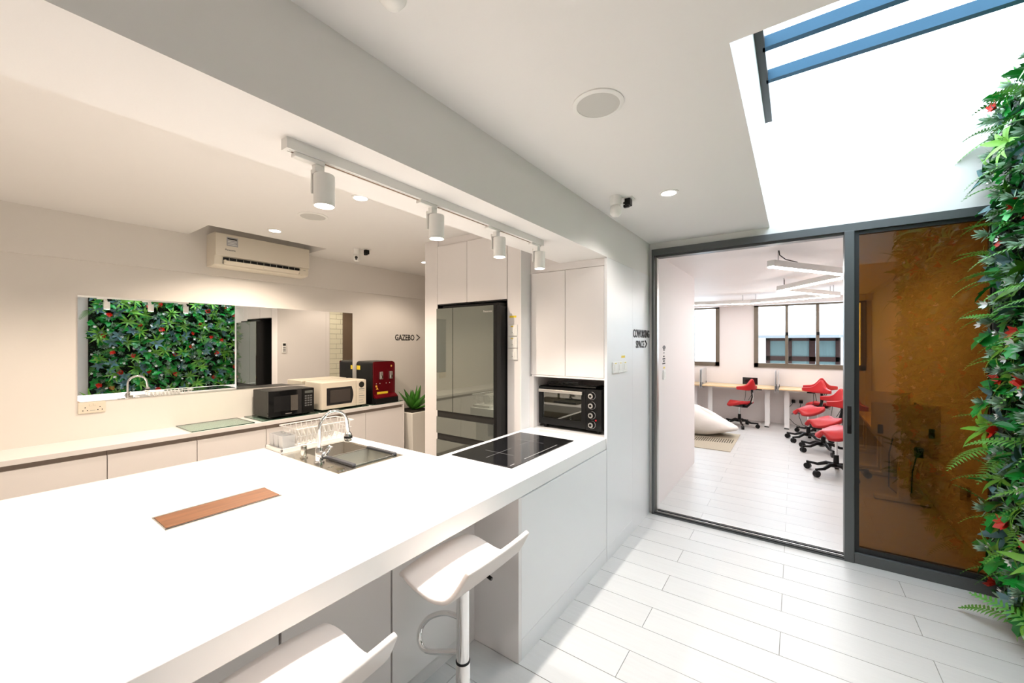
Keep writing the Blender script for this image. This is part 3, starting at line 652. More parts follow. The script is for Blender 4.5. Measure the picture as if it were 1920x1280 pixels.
obj('display', M().cyl((mf-.004, my1-.062, mz-.055), (mf-.0005, my1-.062, mz-.055), .034, n=24), BLKG, cp)
cp.children[0].scale = (1, 1, 1)
for j, (hh, ww) in enumerate(((.010, .07), (.004, .07), (.004, .05), (.009, .07), (.003, .07), (.004, .05), (.004, .06))):
    z = mz - .10 - j*.026
    obj('printed_key', M().box(mf-.003, mf-.0013, my1-.095, my1-.095+ww, z-hh, z), mat('key_print', (0.30, 0.32, 0.30), 0.5), cp)
for x in (-4.35, mf-.05):
    for y in (my0+.03, my1-.03): obj('foot', M().cyl((x, y, ZG), (x, y, ZG+.014), .012, n=10), BLK, mw)
# water dispenser
wd = thing('water_dispenser', 'black water dispenser with glossy dark red front', 'water dispenser', (-4.2, 3.05, ZG))
wy0, wy1, wf, wz = 2.885, 3.205, -4.06, ZG+.50
prof = [(wy0, ZG), (wy1, ZG), (wy1, wz-.035), (wy1-.01, wz-.012), (wy1-.035, wz), (wy0+.035, wz), (wy0+.01, wz-.012), (wy0, wz-.035)]
obj('case', M().prism(prof, 'x', -4.395, wf-.012), BLK, wd, bevel=.003)
prof2 = [(wy0+.004, ZG+.075), (wy1-.004, ZG+.075), (wy1-.004, wz-.037), (wy1-.014, wz-.015), (wy1-.037, wz-.004), (wy0+.012, wz-.004), (wy0+.004, wz-.015)]
obj('front_panel', M().prism(prof2, 'x', wf-.012, wf), DRED, wd)
obj('drip_ledge', M().prism([(wf-.01, ZG+.115), (wf-.01, ZG+.075), (wf+.055, ZG+.062), (wf+.055, ZG+.075)], 'y', wy0+.004, wy1-.004), DRED, wd)
obj('base', M().box(wf-.012, wf+.06, wy0, wy1, ZG, ZG+.064), BLK, wd, bevel=.004)
for y in (wy0+.085, wy0+.225):
    tp = obj('tap', M().box(wf-.002, wf+.022, y, y+.042, ZG+.285, ZG+.375), SILVER, wd, bevel=.005)
    obj('lever', M().box(wf+.02, wf+.030, y+.010, y+.034, ZG+.295, ZG+.335), CHROME, tp, bevel=.003)
for dy in (.045, .095, .185, .235): obj('indicator', M().cyl((wf-.001, wy0+dy, ZG+.235), (wf+.002, wy0+dy, ZG+.235), .005, n=10), WPL, wd)
obj('sticker', M().box(wf, wf+.0008, wy0+.055, wy0+.21, ZG+.082, ZG+.135), YEL, wd)
obj('sticker', M().prism([(wy0+.04, ZG+.165), (wy0+.075, ZG+.165), (wy0+.057, ZG+.195)], 'x', wf, wf+.0008), mat('orange_sticker', (0.75, 0.4, 0.05), 0.5), wd)
obj('sticker', M().cyl((wf, wy0+.045, ZG+.205), (wf+.0008, wy0+.045, ZG+.205), .013, n=14), mat('orange_sticker', (0.75, 0.4, 0.05), 0.5), wd)
obj('emblem', M().cyl((wf, wy1-.06, wz-.06), (wf+.001, wy1-.06, wz-.06), .012, n=16), mat('gold_emblem', (0.75, 0.45, 0.12), 0.3, metal=.5), wd)
obj('sticker', M().box(-4.385, -4.315, wy0-.0008, wy0+.0005, wz-.105, wz-.055), YEL, wd)
# planter with agave
pt = thing('planter', 'tall tapered white planter with an agave', 'planter', (-4.12, 3.53, 0))
PX, PYc = -4.09, 3.525
def frus(h0, h1, z0, z1): return M().add([(PX-h0,PYc-h0,z0),(PX+h0,PYc-h0,z0),(PX+h0,PYc+h0,z0),(PX-h0,PYc+h0,z0),(PX-h1,PYc-h1,z1),(PX+h1,PYc-h1,z1),(PX+h1,PYc+h1,z1),(PX-h1,PYc+h1,z1)], [(0,3,2,1),(4,5,6,7),(0,1,5,4),(1,2,6,5),(2,3,7,6),(3,0,4,7)])
obj('pot', frus(.115, .185, 0, .715), POT, pt, bevel=.012)
obj('soil', M().box(PX-.168, PX+.168, PYc-.168, PYc+.168, .70, .722), SOIL, pt)
def leafmesh(L, W, curl, fold=.15, n=7, droop=0.0, base=.35):
    """pointed leaf along +Y, surface facing +Z"""
    m = M(); vs = []; fs = []
    for i in range(n + 1):
        t = i / n
        wd_ = W * (math.sin(PI * min(1, t**.75)) * (1 - .0*t) + base * (1 - t) * (t > -1)) * .5 if i < n else 0.0008
        y = L * t * (1 - abs(curl) * .18 * t); z = curl * L * t * t * .6 - droop * L * t**3
        vs += [(-wd_, y, z + fold * wd_), (0, y, z), (wd_, y, z + fold * wd_)]
    for i in range(n):
        a = i * 3
        fs += [(a, a+1, a+4, a+3), (a+1, a+2, a+5, a+4)]
    return m.add(vs, fs)
agm = leafmesh(.34, .085, .18, .35, 8).data('leaf', AGAVE, 60)
for k in range(17):
    o = link('leaf', agm, pt, True); a = k * 2.399 + .4; el = math.radians(15 + 68 * (k / 17)); low = math.sin(a) < -.35
    if low: el = max(el, math.radians(46))      # leaves on the counter side rise clear of the worktop end
    o.location = Vector((PX + .02*math.cos(a), PYc + .02*math.sin(a), .715)) - Vector(pt.location)
    d = Vector((math.cos(a)*math.cos(el), math.sin(a)*math.cos(el), math.sin(el)))
    zz = (Vector((0, 0, 1)) - d * d.z); zz = zz.normalized() if zz.length > .01 else Vector((1, 0, 0)); xx = d.cross(zz)
    o.rotation_euler = Matrix((xx, d, zz)).transposed().to_euler(); s_ = random.uniform(.8, 1.15) * (1.15 if k < 9 else .95); s_ = min(s_, .9) if low else s_; o.scale = (s_, s_, s_)
    sd = o.modifiers.new('s', 'SOLIDIFY'); sd.thickness = .006

# ------------------------------------------------------------------ air conditioner
ac = thing('air_conditioner', 'cream wall air conditioner set in a ceiling slot', 'air conditioner', (-4.39, 1.77, 2.29))
ay0, ay1, ab, af = 1.355, 2.195, -4.396, -4.185
prof = [(ab, 2.292), (af+.05, 2.292), (af+.004, 2.36), (af, 2.372), (af, 2.565), (af-.02, 2.585), (ab, 2.585)]
obj('case', M().prism([(ab, 2.292), (-4.30, 2.288), (-4.215, 2.30), (-4.205, 2.375), (af-.006, 2.38), (af-.006, 2.575), (af-.03, 2.588), (ab, 2.588)], 'y', ay0, ay1), ACP, ac, bevel=.006)
obj('front_panel', M().box(af-.006, af+.004, ay0+.002, ay1-.002, 2.378, 2.58), ACP, ac, bevel=.004)
out = obj('air_outlet', M().box(-4.214, -4.203, ay0+.065, ay1-.095, 2.312, 2.372), BLK, ac)
obj('louvre', M().prism([(-4.20, 2.306), (-4.165, 2.335), (-4.168, 2.340), (-4.207, 2.312)], 'y', ay0+.075, ay1-.11), ACP, out)
obj('louvre_frame', M().box(-4.203, -4.168, ay0+.068, ay0+.078, 2.312, 2.345).box(-4.203, -4.168, ay1-.108, ay1-.098, 2.312, 2.345).box(-4.203, -4.170, 1.745, 1.775, 2.315, 2.340), ACP, out)
for k in range(11): obj('vane', M().box(-4.206, -4.195, ay0+.11+k*.058, ay0+.114+k*.058, 2.335, 2.372), mat('vane_grey', (0.35, 0.33, 0.28), 0.5), out)
obj('side_cover', M().box(-4.212, -4.196, ay1-.092, ay1-.004, 2.31, 2.376), ACP, ac, bevel=.004)
obj('lamp_print', M().box(-4.197, -4.1955, ay1-.06, ay1-.035, 2.352, 2.356), INKG, ac)
st = obj('sticker', M().box(af+.004, af+.0048, ay0+.085, ay0+.175, 2.475, 2.555), mat('sticker_grey', (0.42, 0.42, 0.43), 0.5, var=.05), ac)
for k in range(5): obj('print_line', M().box(af+.0046, af+.0053, ay0+.093, ay0+.167 - .012*(k % 2), 2.540-k*.0135-.006*(k == 0), 2.545-k*.0135), INK if k == 0 else WPL, st)
text('maker_name', 'Panasonic', .021, INK, (af+.0042, ay0+.075, 2.432), (0, 1, 0), (0, 0, 1), ac, ext=.0004)
# remote holder seen in the mirror
rm = thing('aircon_remote', 'small white air conditioner remote on the fridge housing side', 'remote', (-2.91, 2.74, 1.47))
obj('body', M().box(-2.925, -2.911, 2.71, 2.765, 1.455, 1.60), WPL, rm, bevel=.004)
obj('screen', M().box(-2.926, -2.9245, 2.718, 2.757, 1.555, 1.588), CHAR, rm)
for k in range(3): obj('button', M().box(-2.9265, -2.9248, 2.72, 2.755, 1.475+k*.024, 1.488+k*.024), INKG, rm)

# ================================================================== CEILING FITTINGS
tr = solo('track_rail', M().box(-1.288, -1.252, .588, 2.10, ZB-.034, ZB).box(-1.279, -1.275, .60, 2.09, ZB-.0355, ZB-.03).box(-1.265, -1.261, .60, 2.09, ZB-.0355, ZB-.03), WPL, 'white lighting track fixed under the beam', 'track')
obj('conductor_slot', M().box(-1.2745, -1.2655, .61, 2.09, ZB-.0350, ZB-.0342), mat('copper_slot', (0.20, 0.11, 0.07), 0.4), tr)
SPOTL = [.70, 1.205, 1.655, 2.06]
labs = ['white cylinder spotlight at the open end of the track', 'second white cylinder spotlight along the track', 'third white cylinder spotlight along the track', 'white cylinder spotlight at the tower end of the track']
for k, y in enumerate(SPOTL):
    hx = -1.272
    t_ = thing('track_spotlight', labs[k], 'spotlight', (hx, y, 2.19))
    obj('adaptor', M().box(-1.286, -1.256, y-.085, y+.012, ZB-.048, ZB-.033), WPL, t_, bevel=.004)
    obj('stem', M().box(-1.283, -1.260, y-.02, y+.012, ZB-.072, ZB-.046).box(-1.303, -1.295, y-.014, y+.012, 2.09, ZB-.055).box(-1.303, -1.262, y-.014, y+.012, ZB-.068, ZB-.058), WPL, t_, bevel=.003)
    obj('shade', M().lathe([(.012, 2.152), (.031, 2.150), (.0325, 2.147), (.0325, 2.048), (.030, 2.048), (.029, 2.052)], hx+.008, y+.012), WPL, t_, smooth=35)
    obj('lamp_face', M().cyl((hx+.008, y+.012, 2.0525), (hx+.008, y+.012, 2.0515), .028, n=20), LED, t_)
    spot((hx+.008, y+.012, 2.044), SPOT_W, NEUT, 118, .5, .02, parent=t_)
def downlight(x, y, z, lab, e=DOWN_W, col=WARM, ang=140):
    d_ = thing('downlight', lab, 'downlight', (x, y, z))
    obj('trim_ring', M().lathe([(.058, z+.001), (.058, z-.003), (.044, z-.006), (.043, z-.001)], x, y, 28), WPL, d_, smooth=40)
    obj('lamp_face', M().cyl((x, y, z-.002), (x, y, z-.0035), .042, n=24), LED, d_)
    spot((x, y, z-.012), e, col, ang, .5, .04, parent=d_)
downlight(-3.65, 1.615, ZK, 'recessed downlight in front of the air conditioner')
downlight(-2.36, 1.58, ZK, 'recessed downlight in the kitchen ceiling near the beam')
downlight(-3.62, 3.30, ZK, 'recessed downlight in the passage beyond the fridge housing', DOWN_W * .42)
downlight(-3.0, -.3, ZK, 'added fill downlight out of view in the kitchen ceiling')  # unseen lamp, added to bring more light into the kitchen
downlight(-.637, 2.578, ZC, 'recessed downlight beside the white ceiling camera', DOWN_W * .22, NEUT)
downlight(-.2, -1.0, ZC, 'added fill downlight in the passage behind the viewer', DOWN_W * .5, NEUT)  # another added lamp out of view, extra light for the passage
def speaker(x, y, z, r, lab):
    q = thing('ceiling_speaker', lab, 'speaker', (x, y, z))
    obj('bezel', M().lathe([(r, z+.001), (r, z-.004), (r*.9, z-.008), (r*.84, z-.008), (r*.83, z-.002)], x, y, 40), WPL, q, smooth=40)
    obj('grille', M().cyl((x, y, z-.003), (x, y, z-.006), r*.84, n=40), SPKR, q)
speaker(-.625, 1.46, ZC, .098, 'round ceiling speaker with grey grille in the passage ceiling')
speaker(-3.0, 1.60, ZK, .105, 'round white ceiling speaker in the kitchen ceiling')
def camera(x, y, z, face, lab):
    q = thing('security_camera', lab, 'camera', (x, y, z))
    obj('mount', M().lathe([(.036, z), (.036, z-.05), (.032, z-.056), (.026, z-.06)], x, y), WPL, q, smooth=40)
    hd_ = obj('head', M().lathe([(.020, z-.055), (.034, z-.07), (.036, z-.09), (.034, z-.112), (.022, z-.128), (.008, z-.132)], x, y), WPL, q, smooth=60)
    if face:
        fx_, fy_ = face
        obj('lens_plate', M().cyl((x+fx_*.022, y+fy_*.022, z-.094), (x+fx_*.038, y+fy_*.038, z-.096), .018, .014, n=16).cyl((x+fx_*.024, y+fy_*.024, z-.107), (x+fx_*.035, y+fy_*.035, z-.112), .012, .010, n=12), BLKG, hd_, smooth=40)
    ax, ay = x + .055, y + .075
    obj('cable', M().tube([(x+.02, y+.025, z-.035), (x+.035, y+.05, z-.045), (ax-.01, ay-.015, z-.04)], .002, 6), WPL, q)
    obj('ceiling_plate', M().box(ax-.035, ax+.035, ay-.035, ay+.035, z-.005, z), WPL, q, bevel=.004)
    pg = obj('power_plug', M().box(ax-.018, ax+.02, ay-.022, ay+.026, z-.05, z-.005).box(ax-.03, ax+.008, ay-.012, ay+.016, z-.058, z-.02), BLK, q, bevel=.006)
camera(-.93, 2.45, ZC, None, 'white security camera on the passage ceiling beside the beam')
q = pxZ(735, 11, ZC-.13)
camera(q.x, q.y, ZC, None, 'white security camera above the bar stools beside the beam')
camera(-3.68, 2.42, ZK, (.75, -.66), 'white security camera with black lens on the kitchen ceiling')

# ================================================================== BAR STOOLS
def stool(x, y, rz, lab):
    r_ = thing('bar_stool', lab, 'bar stool', (x, y, 0), 'bar stools at the island')
    # seat profile runs across x (front edge at the worktop, lip at the back), extruded along y
    pr = [(-.172, .750), (-.158, .764), (-.135, .769), (-.09, .762), (-.03, .748), (.03, .738), (.075, .737), (.105, .746), (.128, .768), (.15, .80), (.172, .838), (.186, .862)]
    NY = 12; vs = []; fs = []; W_ = .205; n = len(pr)
    for j in range(NY + 1):
        t = -1 + 2 * j / NY
        for (px_, pz) in [(q_, z_ - .02) for q_, z_ in pr]:
            u = (px_ + .172) / .358
            k = 1 - .10 * max(0, 2 * abs(u - .5) - .55) / .45
            yy_ = W_ * t * k
            vs.append((px_ * (1 - .04 * t * t), yy_, pz - .012 * t * t * (u < .6)))
    for j in range(NY):
        for i in range(n - 1): fs.append((j*n + i, j*n + i + 1, (j+1)*n + i + 1, (j+1)*n + i))
    se = obj('seat', M().add(vs, fs), LEATH, r_, smooth=70, local=True)
    sd = se.modifiers.new('s', 'SOLIDIFY'); sd.thickness = .02; sd.offset = -1
    bv = se.modifiers.new('b', 'BEVEL'); bv.width = .006; bv.segments = 2
    sb = se.modifiers.new('ss', 'SUBSURF'); sb.levels = 1; sb.render_levels = 1
    obj('mount_plate', M().box(-.08, .08, -.08, .08, .685, .702).cyl((0, 0, .64), (0, 0, .686), .03, .045, n=20), CHAR, r_, local=True)
    obj('bolt', M().cyl((.12, .0, .722), (.145, .0, .716), .007, n=10), BLK, r_, local=True)
    obj('gas_column', M().cyl((0, 0, .345), (0, 0, .68), .0255, n=28), CHROME, r_, smooth=40, local=True)
    obj('lower_column', M().lathe([(.028, .03), (.028, .34), (.0255, .345)], 0, 0, 28), CHROME, r_, smooth=40, local=True)
    obj('collar', M().lathe([(.0262, .34), (.0285, .342), (.0285, .348), (.0262, .35)], 0, 0, 28), BLK, r_, smooth=40, local=True)
    pts = [(-.02, -.0, .52), (-.06, -.05, .52), (-.13, -.085, .49), (-.19, -.08, .44), (-.215, -.05, .39), (-.20, -.01, .365), (-.10, .005, .385), (-.02, 0, .40)]
    ft = []
    P_ = [Vector((-.02, .0, .508)), Vector((-.09, -.01, .503)), Vector((-.165, -.025, .462)), Vector((-.205, -.035, .405)), Vector((-.205, -.04, .352)), Vector((-.165, -.038, .334)), Vector((-.09, -.02, .352)), Vector((-.02, 0, .372))]
    for i in range(len(P_) - 1):
        for s_ in range(4):
            t = s_ / 4; p0 = P_[max(i-1, 0)]; p1 = P_[i]; p2 = P_[i+1]; p3 = P_[min(i+2, len(P_)-1)]
            ft.append(.5 * ((2*p1) + (p2-p0)*t + (2*p0-5*p1+4*p2-p3)*t*t + (3*p1-p0-3*p2+p3)*t**3))
    obj('footrest', M().tube(ft + [P_[-1]], .0105, 10), CHROME, r_, smooth=60, local=True)
    obj('base', M().lathe([(.20, 0), (.205, .006), (.19, .014), (.06, .028), (.03, .045)], 0, 0, 40), CHROME, r_, smooth=40, local=True)
    r_.rotation_euler = (0, 0, rz)
    return r_
stool(-1.068, 1.17, 0.0, 'cream bar stool beside the end panel of the island')
stool(-1.035, .488, 0.03, 'cream bar stool at the middle of the island')

# ================================================================== COWORKING ROOM
def chair(x, y, rz, lab, dz=0.0):
    r_ = thing('saddle_chair', lab, 'chair', (x, y, 0), 'red saddle chairs')
    for k in range(5):
        a = k * 2 * PI / 5 + .3; c_, s_ = math.cos(a), math.sin(a)
        lg = obj('base_leg', M().tube([(0, 0, .115), (.10*c_, .10*s_, .125), (.19*c_, .19*s_, .085), (.31*c_, .31*s_, .088)], [.03, .024, .018, .014], 8), BLK, r_, smooth=60, local=True)
        cx_, cy_ = .30*c_, .30*s_; n_ = (-s_, c_)
        obj('caster', M().cyl((cx_-n_[0]*.022, cy_-n_[1]*.022, .037), (cx_+n_[0]*.022, cy_+n_[1]*.022, .037), .037, n=16).cyl((cx_, cy_, .05), (cx_, cy_, .085), .012, n=8), BLK, r_, smooth=40, local=True)
    obj('column', M().cyl((0, 0, .10), (0, 0, .24), .030, .027, n=16), BLK, r_, smooth=40, local=True)
    obj('gas_lift', M().cyl((0, 0, .23), (0, 0, .42+dz), .014, n=14), CHROME, r_, smooth=40, local=True)
    # saddle seat: wings at the front (+y), narrow raised centre, broad rear
    vs = []; fs = []; NU, NV = 14, 12
    for i in range(NV + 1):
        v = i / NV; yy_ = -.20 + .43 * v
        half = .215 * (math.sin(PI * min(max(v*.93+.05, 0), 1)) ** .42) * (1 - .16 * math.sin(PI * v))
        for j in range(NU + 1):
            u = -1 + 2 * j / NU
            z = .475 + dz + .028 * math.cos(PI * u * .9) * v - .045 * abs(u)**2.2 * v + .05 * (1 - v)**2.4 * (.4 + .6*abs(u)) - .02 * v * v
            vs.append((half * u, yy_, z))
    for i in range(NV):
        for j in range(NU): a = i * (NU+1) + j; fs.append((a, a+1, a+NU+2, a+NU+1))
    se = obj('seat', M().add(vs, fs), RED, r_, smooth=80, local=True)
    sd = se.modifiers.new('s', 'SOLIDIFY'); sd.thickness = .055; sd.offset = -1; sb = se.modifiers.new('u', 'SUBSURF'); sb.levels = 1; sb.render_levels = 1
    obj('seat_pan', M().add([(-.13,-.13,.425+dz),(.13,-.13,.425+dz),(.13,.15,.415+dz),(-.13,.15,.415+dz),(-.06,-.07,.375+dz),(.06,-.07,.375+dz),(.06,.08,.375+dz),(-.06,.08,.375+dz)], [(0,1,2,3),(4,7,6,5),(0,4,5,1),(1,5,6,2),(2,6,7,3),(3,7,4,0)]), BLK, r_, local=True)
    obj('lever', M().tube([(.03, .05, .385+dz), (.14, .10, .375+dz), (.19, .12, .36+dz)], .006, 6), BLK, r_, local=True)
    obj('back_bar', M().tube([(0, -.04, .385+dz), (0, -.17, .40+dz), (0, -.255, .48+dz), (0, -.29, .60+dz), (0, -.275, .73+dz)], .019, 8), BLK, r_, smooth=60, local=True)
    obj('back_bar_trim', M().tube([(0, -.275, .50+dz), (0, -.312, .60+dz), (0, -.30, .68+dz)], .012, 8), SILVER, r_, smooth=60, local=True)
    # winged back: low wide wings and a tall rounded hump in the middle
    vs = []; fs = []; NU, NV = 20, 6
    for i in range(NV + 1):
        v = i / NV
        for j in range(NU + 1):
            u = -1 + 2 * j / NU
            top = .045 + .135 * math.exp(-(u/.30)**2) - .015 * abs(u)**4
            bot = -.045 + .022 * u * u
            h_ = bot + (top - bot) * v
            yb = -.235 + .085 * u * u - .045 * v * math.exp(-(u/.4)**2)
            vs.append((.235 * u, yb, .755 + dz + h_))
    for i in range(NV):
        for j in range(NU): a = i * (NU+1) + j; fs.append((a, a+1, a+NU+2, a+NU+1))
    bk = obj('backrest', M().add(vs, fs), RED, r_, smooth=80, local=True)
    sd = bk.modifiers.new('s', 'SOLIDIFY'); sd.thickness = .045; sd.offset = 0; sb = bk.modifiers.new('u', 'SUBSURF'); sb.levels = 1; sb.render_levels = 1
    for sx in (-.09, .09): obj('back_wire', M().tube([(sx, -.225, .72+dz), (sx*.8, -.20, .62+dz), (sx*.5, -.16, .52+dz)], .004, 6), BLK, r_, local=True)
    r_.rotation_euler = (0, 0, rz)
chair(-.86, 8.72, math.radians(52), 'red saddle chair at the left far desk')
chair(.33, 8.72, math.radians(8), 'red saddle chair facing the right far desk', .08)
chair(.18, 8.02, math.radians(140), 'red saddle chair at the side desk nearest the far wall', .06)
chair(.34, 7.38, math.radians(128), 'red saddle chair in the middle of the side desks')
chair(.41, 6.20, math.radians(140), 'red saddle chair half hidden by the door post', .065)
chair(-1.95, 8.55, math.radians(-20), 'red saddle chair peeping out behind the partition')
DLEG = mat('white_desk_frame', (0.83, 0.82, 0.81), 0.4)
def desk(x0, x1, y0, y1, lab, along='x', z=.74):
    r_ = thing('standing_desk', lab, 'desk', ((x0+x1)/2, (y0+y1)/2, 0), 'birch desks in the coworking room')
    obj('desktop', M().box(x0, x1, y0, y1, z-.025, z), PINE, r_, bevel=.002)
    if along == 'x':
        for x in (x0+.12, x1-.12):
            obj('leg', M().box(x-.04, x+.04, (y0+y1)/2-.03-.08, (y0+y1)/2+.03-.08, .03, z-.06), DLEG, r_)
            obj('foot', M().box(x-.04, x+.04, y0+.02, y1-.05, .008, .045), DLEG, r_, bevel=.006)
            obj('foot_cap', M().box(x-.038, x+.038, y0+.018, y0+.05, 0, .02), BLK, r_)
        obj('cross_bar', M().box(x0+.1, x1-.1, (y0+y1)/2-.1, (y0+y1)/2-.04, z-.075, z-.025), DLEG, r_)
    else:
        for y in (y0+.12, y1-.12):
            obj('leg', M().box((x0+x1)/2-.03, (x0+x1)/2+.05, y-.04, y+.04, .03, z-.06), DLEG, r_)
            obj('foot', M().box(x0+.03, x1-.03, y-.04, y+.04, .008, .045), DLEG, r_, bevel=.006)
            obj('foot_cap', M().box(x0+.028, x0+.06, y-.038, y+.038, 0, .02), BLK, r_)
        obj('cross_bar', M().box((x0+x1)/2-.03, (x0+x1)/2+.05, y0+.1, y1-.1, z-.075, z-.025), DLEG, r_)
    obj('control_box', M().box(x1-.32, x1-.20, y0+.02, y0+.06, z-.05, z-.025), BLK, r_)
desk(-2.86, -1.60, 8.90, 9.50, 'birch topped desk tucked behind the partition')
desk(-1.545, -.31, 8.90, 9.50, 'birch topped desk under the bare wall between the windows')
desk(-.24, .50, 8.90, 9.50, 'birch topped desk under the wide window')
desk(.64, 1.115, 7.86, 9.05, 'birch topped side desk nearest the far wall', 'y')
desk(.64, 1.115, 6.63, 7.84, 'birch topped side desk in the middle of the right wall', 'y')
desk(.64, 1.115, 5.40, 6.61, 'birch topped side desk behind the amber pane', 'y')
def divider(x, y, ax, lab):
    r_ = thing('desk_divider', lab, 'divider', (x, y, .74), 'frosted desk dividers')
    if ax == 'y':
        obj('panel', M().box(x-.004, x+.004, y-.28, y+.28, .66, 1.06), FROST, r_, bevel=.002)
        for yy_ in (y-.2, y+.2): obj('clamp', M().box(x-.011, x+.011, yy_-.02, yy_+.02, .69, .78), BLK, r_, bevel=.004)
    else:
        obj('panel', M().box(x-.25, x+.25, y-.004, y+.004, .66, 1.0), FROST, r_, bevel=.002)
        for xx_ in (x-.18, x+.18): obj('clamp', M().box(xx_-.02, xx_+.02, y-.0102, y+.0102, .69, .78), BLK, r_, bevel=.004)
divider(-1.5895, 9.19, 'y', 'frosted divider beside the partition end')
divider(-1.5555, 9.19, 'y', 'frosted divider at the left end of the bare wall desk')
divider(-.2995, 9.19, 'y', 'frosted divider at the right end of the bare wall desk')
divider(-.2505, 9.19, 'y', 'frosted divider at the left end of the window desk')
divider(.88, 6.62, 'x', 'frosted divider between the side desks')
divider(.88, 5.391, 'x', 'frosted divider on the side desk behind the amber pane')
mo = thing('desk_monitor', 'small black monitor on the far desk behind the chair', 'monitor', (-.72, 9.25, .74))
obj('screen', M().box(-.86, -.60, 9.28, 9.30, .76, .90), BLKG, mo, bevel=.004)
obj('stand', M().box(-.76, -.70, 9.26, 9.36, .74, .78), BLK, mo)
lp = thing('laptop', 'dark laptop lying open on the side desk behind amber glass', 'laptop', (.88, 5.85, .74))
obj('base', M().box(.74, .98, 5.72, 6.05, .74, .757), CHAR, lp, bevel=.003)
obj('lid', M().prism([(.98, .755), (1.06, .95), (1.068, .948), (.99, .752)], 'y', 5.72, 6.05), CHAR, lp)
for k, (xx, yy_) in enumerate(((-.02, 9.5), (.10, 9.5))):
    pg = thing('power_plug', 'black plug with hanging cable under the window desk', 'plug', (xx, yy_, .45), 'plugs under the window desk')
    obj('plug', M().box(xx-.03, xx+.03, yy_-.05, yy_+.02, .43, .49), BLK, pg, bevel=.006)
    obj('cable', M().tube([(xx, 9.46, .44), (xx-.02-.05*(k == 0), 9.42, .34), (xx-.03-.08*(k == 0), 9.40, .18), (xx+.02, 9.36, .04), (xx+.1, 9.30, .012)], .005, 6), BLK, pg)
tk = thing('cable_trunking', 'wall trunking with end socket on the right coworking wall', 'trunking', (1.1, 5.2, .45))
obj('channel', M().box(1.085, XR+.002, 4.62, 9.4, .41, .47), CWALL, tk, bevel=.003)
obj('socket', M().box(1.06, 1.10, 4.60, 4.70, .36, .47), WPL, tk, bevel=.004)
pg = thing('power_plug', 'black adaptor plugged into the wall trunking', 'plug', (1.05, 5.85, .44))
obj('plug', M().box(1.03, 1.09, 5.82, 5.90, .40, .50), BLK, pg, bevel=.006)
obj('cable', M().tube([(1.04, 5.85, .41), (1.0, 5.80, .25), (.98, 5.72, .06), (.9, 5.60, .012), (.80, 5.66, .10), (.80, 5.64, .45), (.84, 5.62, .70)], .006, 6), BLK, pg)
# beanbag and rug
rg = thing('floor_rug', 'beige rug with dark striped corner under the beanbag', 'rug', (-1.5, 7.25, 0))
obj('pile', M().box(-2.25, -.765, 6.58, 7.91, 0, .010), RUG, rg, bevel=.003)
for k in range(20): obj('stripe', M().box(-1.45 + k*.033, -1.434 + k*.033, 7.02 + .006*k, 7.30 + .006*k, .0095, .0112), RUGD, rg)
vs = []; fs = []; NA, NB = 40, 18
for i in range(NB + 1):
    ph = PI * i / NB
    for j in range(NA):
        a = 2 * PI * j / NA
        rr = .50 * (abs(math.sin(ph)) ** .7) * (1 + .02 * math.sin(7*a + 1.3*i))
        tip = max(0, math.cos(a + .15)) ** 8
        rr *= 1 + .30 * tip * math.sin(ph)
        lean = max(0.0, .5 - .5 * (rr / .6) * math.cos(a))            # high at the back, flat towards the tip
        z = .16 + .16 * math.cos(ph) * (1 - .45 * tip) + .34 * lean ** 1.5 * max(0, math.cos(ph) + .25) * (1 + .04 * math.sin(4*a + 2*i))
        vs.append((-1.40 + rr * math.cos(a), 7.68 + .74 * rr * math.sin(a), max(.011, z)))
for i in range(NB):
    for j in range(NA): fs.append((i*NA + j, i*NA + (j+1) % NA, (i+1)*NA + (j+1) % NA, (i+1)*NA + j))
bb = solo('beanbag', M().add(vs, fs), BEAN, 'large cream beanbag slumped on the rug', 'beanbag', smooth=80)
# zigzag light
zl = thing('zigzag_pendant_light', 'white zigzag LED pendant light under the coworking ceiling', 'pendant light', (0, 6.5, ZW))
zp = [(-.17, 4.40), (.50, 5.47), (-.16, 6.50), (.52, 7.72), (-.64, 8.33), (-2.4, 7.80)]
for k in range(len(zp) - 1):
    a = Vector((*zp[k], 0)); b_ = Vector((*zp[k+1], 0)); d = (b_ - a).normalized(); n_ = Vector((-d.y, d.x, 0)) * .035; a = a - d * .02; b_ = b_ + d * .02
    z0, z1 = 2.30, 2.36
    def qbar(n_, z0, z1): return M().add([(*(a-n_).xy, z0), (*(b_-n_).xy, z0), (*(b_+n_).xy, z0), (*(a+n_).xy, z0), (*(a-n_).xy, z1), (*(b_-n_).xy, z1), (*(b_+n_).xy, z1), (*(a+n_).xy, z1)], [(0,3,2,1),(4,5,6,7),(0,1,5,4),(1,2,6,5),(2,3,7,6),(3,0,4,7)])
    br = obj('light_bar', qbar(n_, z0 + .004 * (k % 2), z1 + .004 * (k % 2)), WPL, zl)
    obj('diffuser', qbar(n_ * .82, z0 - .006, z0 + .005), LEDC, br)
    for t in (.08, .92):
        q = a.lerp(b_, t); obj('suspension_wire', M().tube([(q.x, q.y, z1), (q.x, q.y, ZW)], .003, 5), CHAR, zl)
obj('feed_cable', M().tube([(-.12, 4.48, ZW), (-.115, 4.50, 2.42), (-.07, 4.56, 2.385), (.02, 4.70, 2.37)], .005, 6), CHAR, zl)
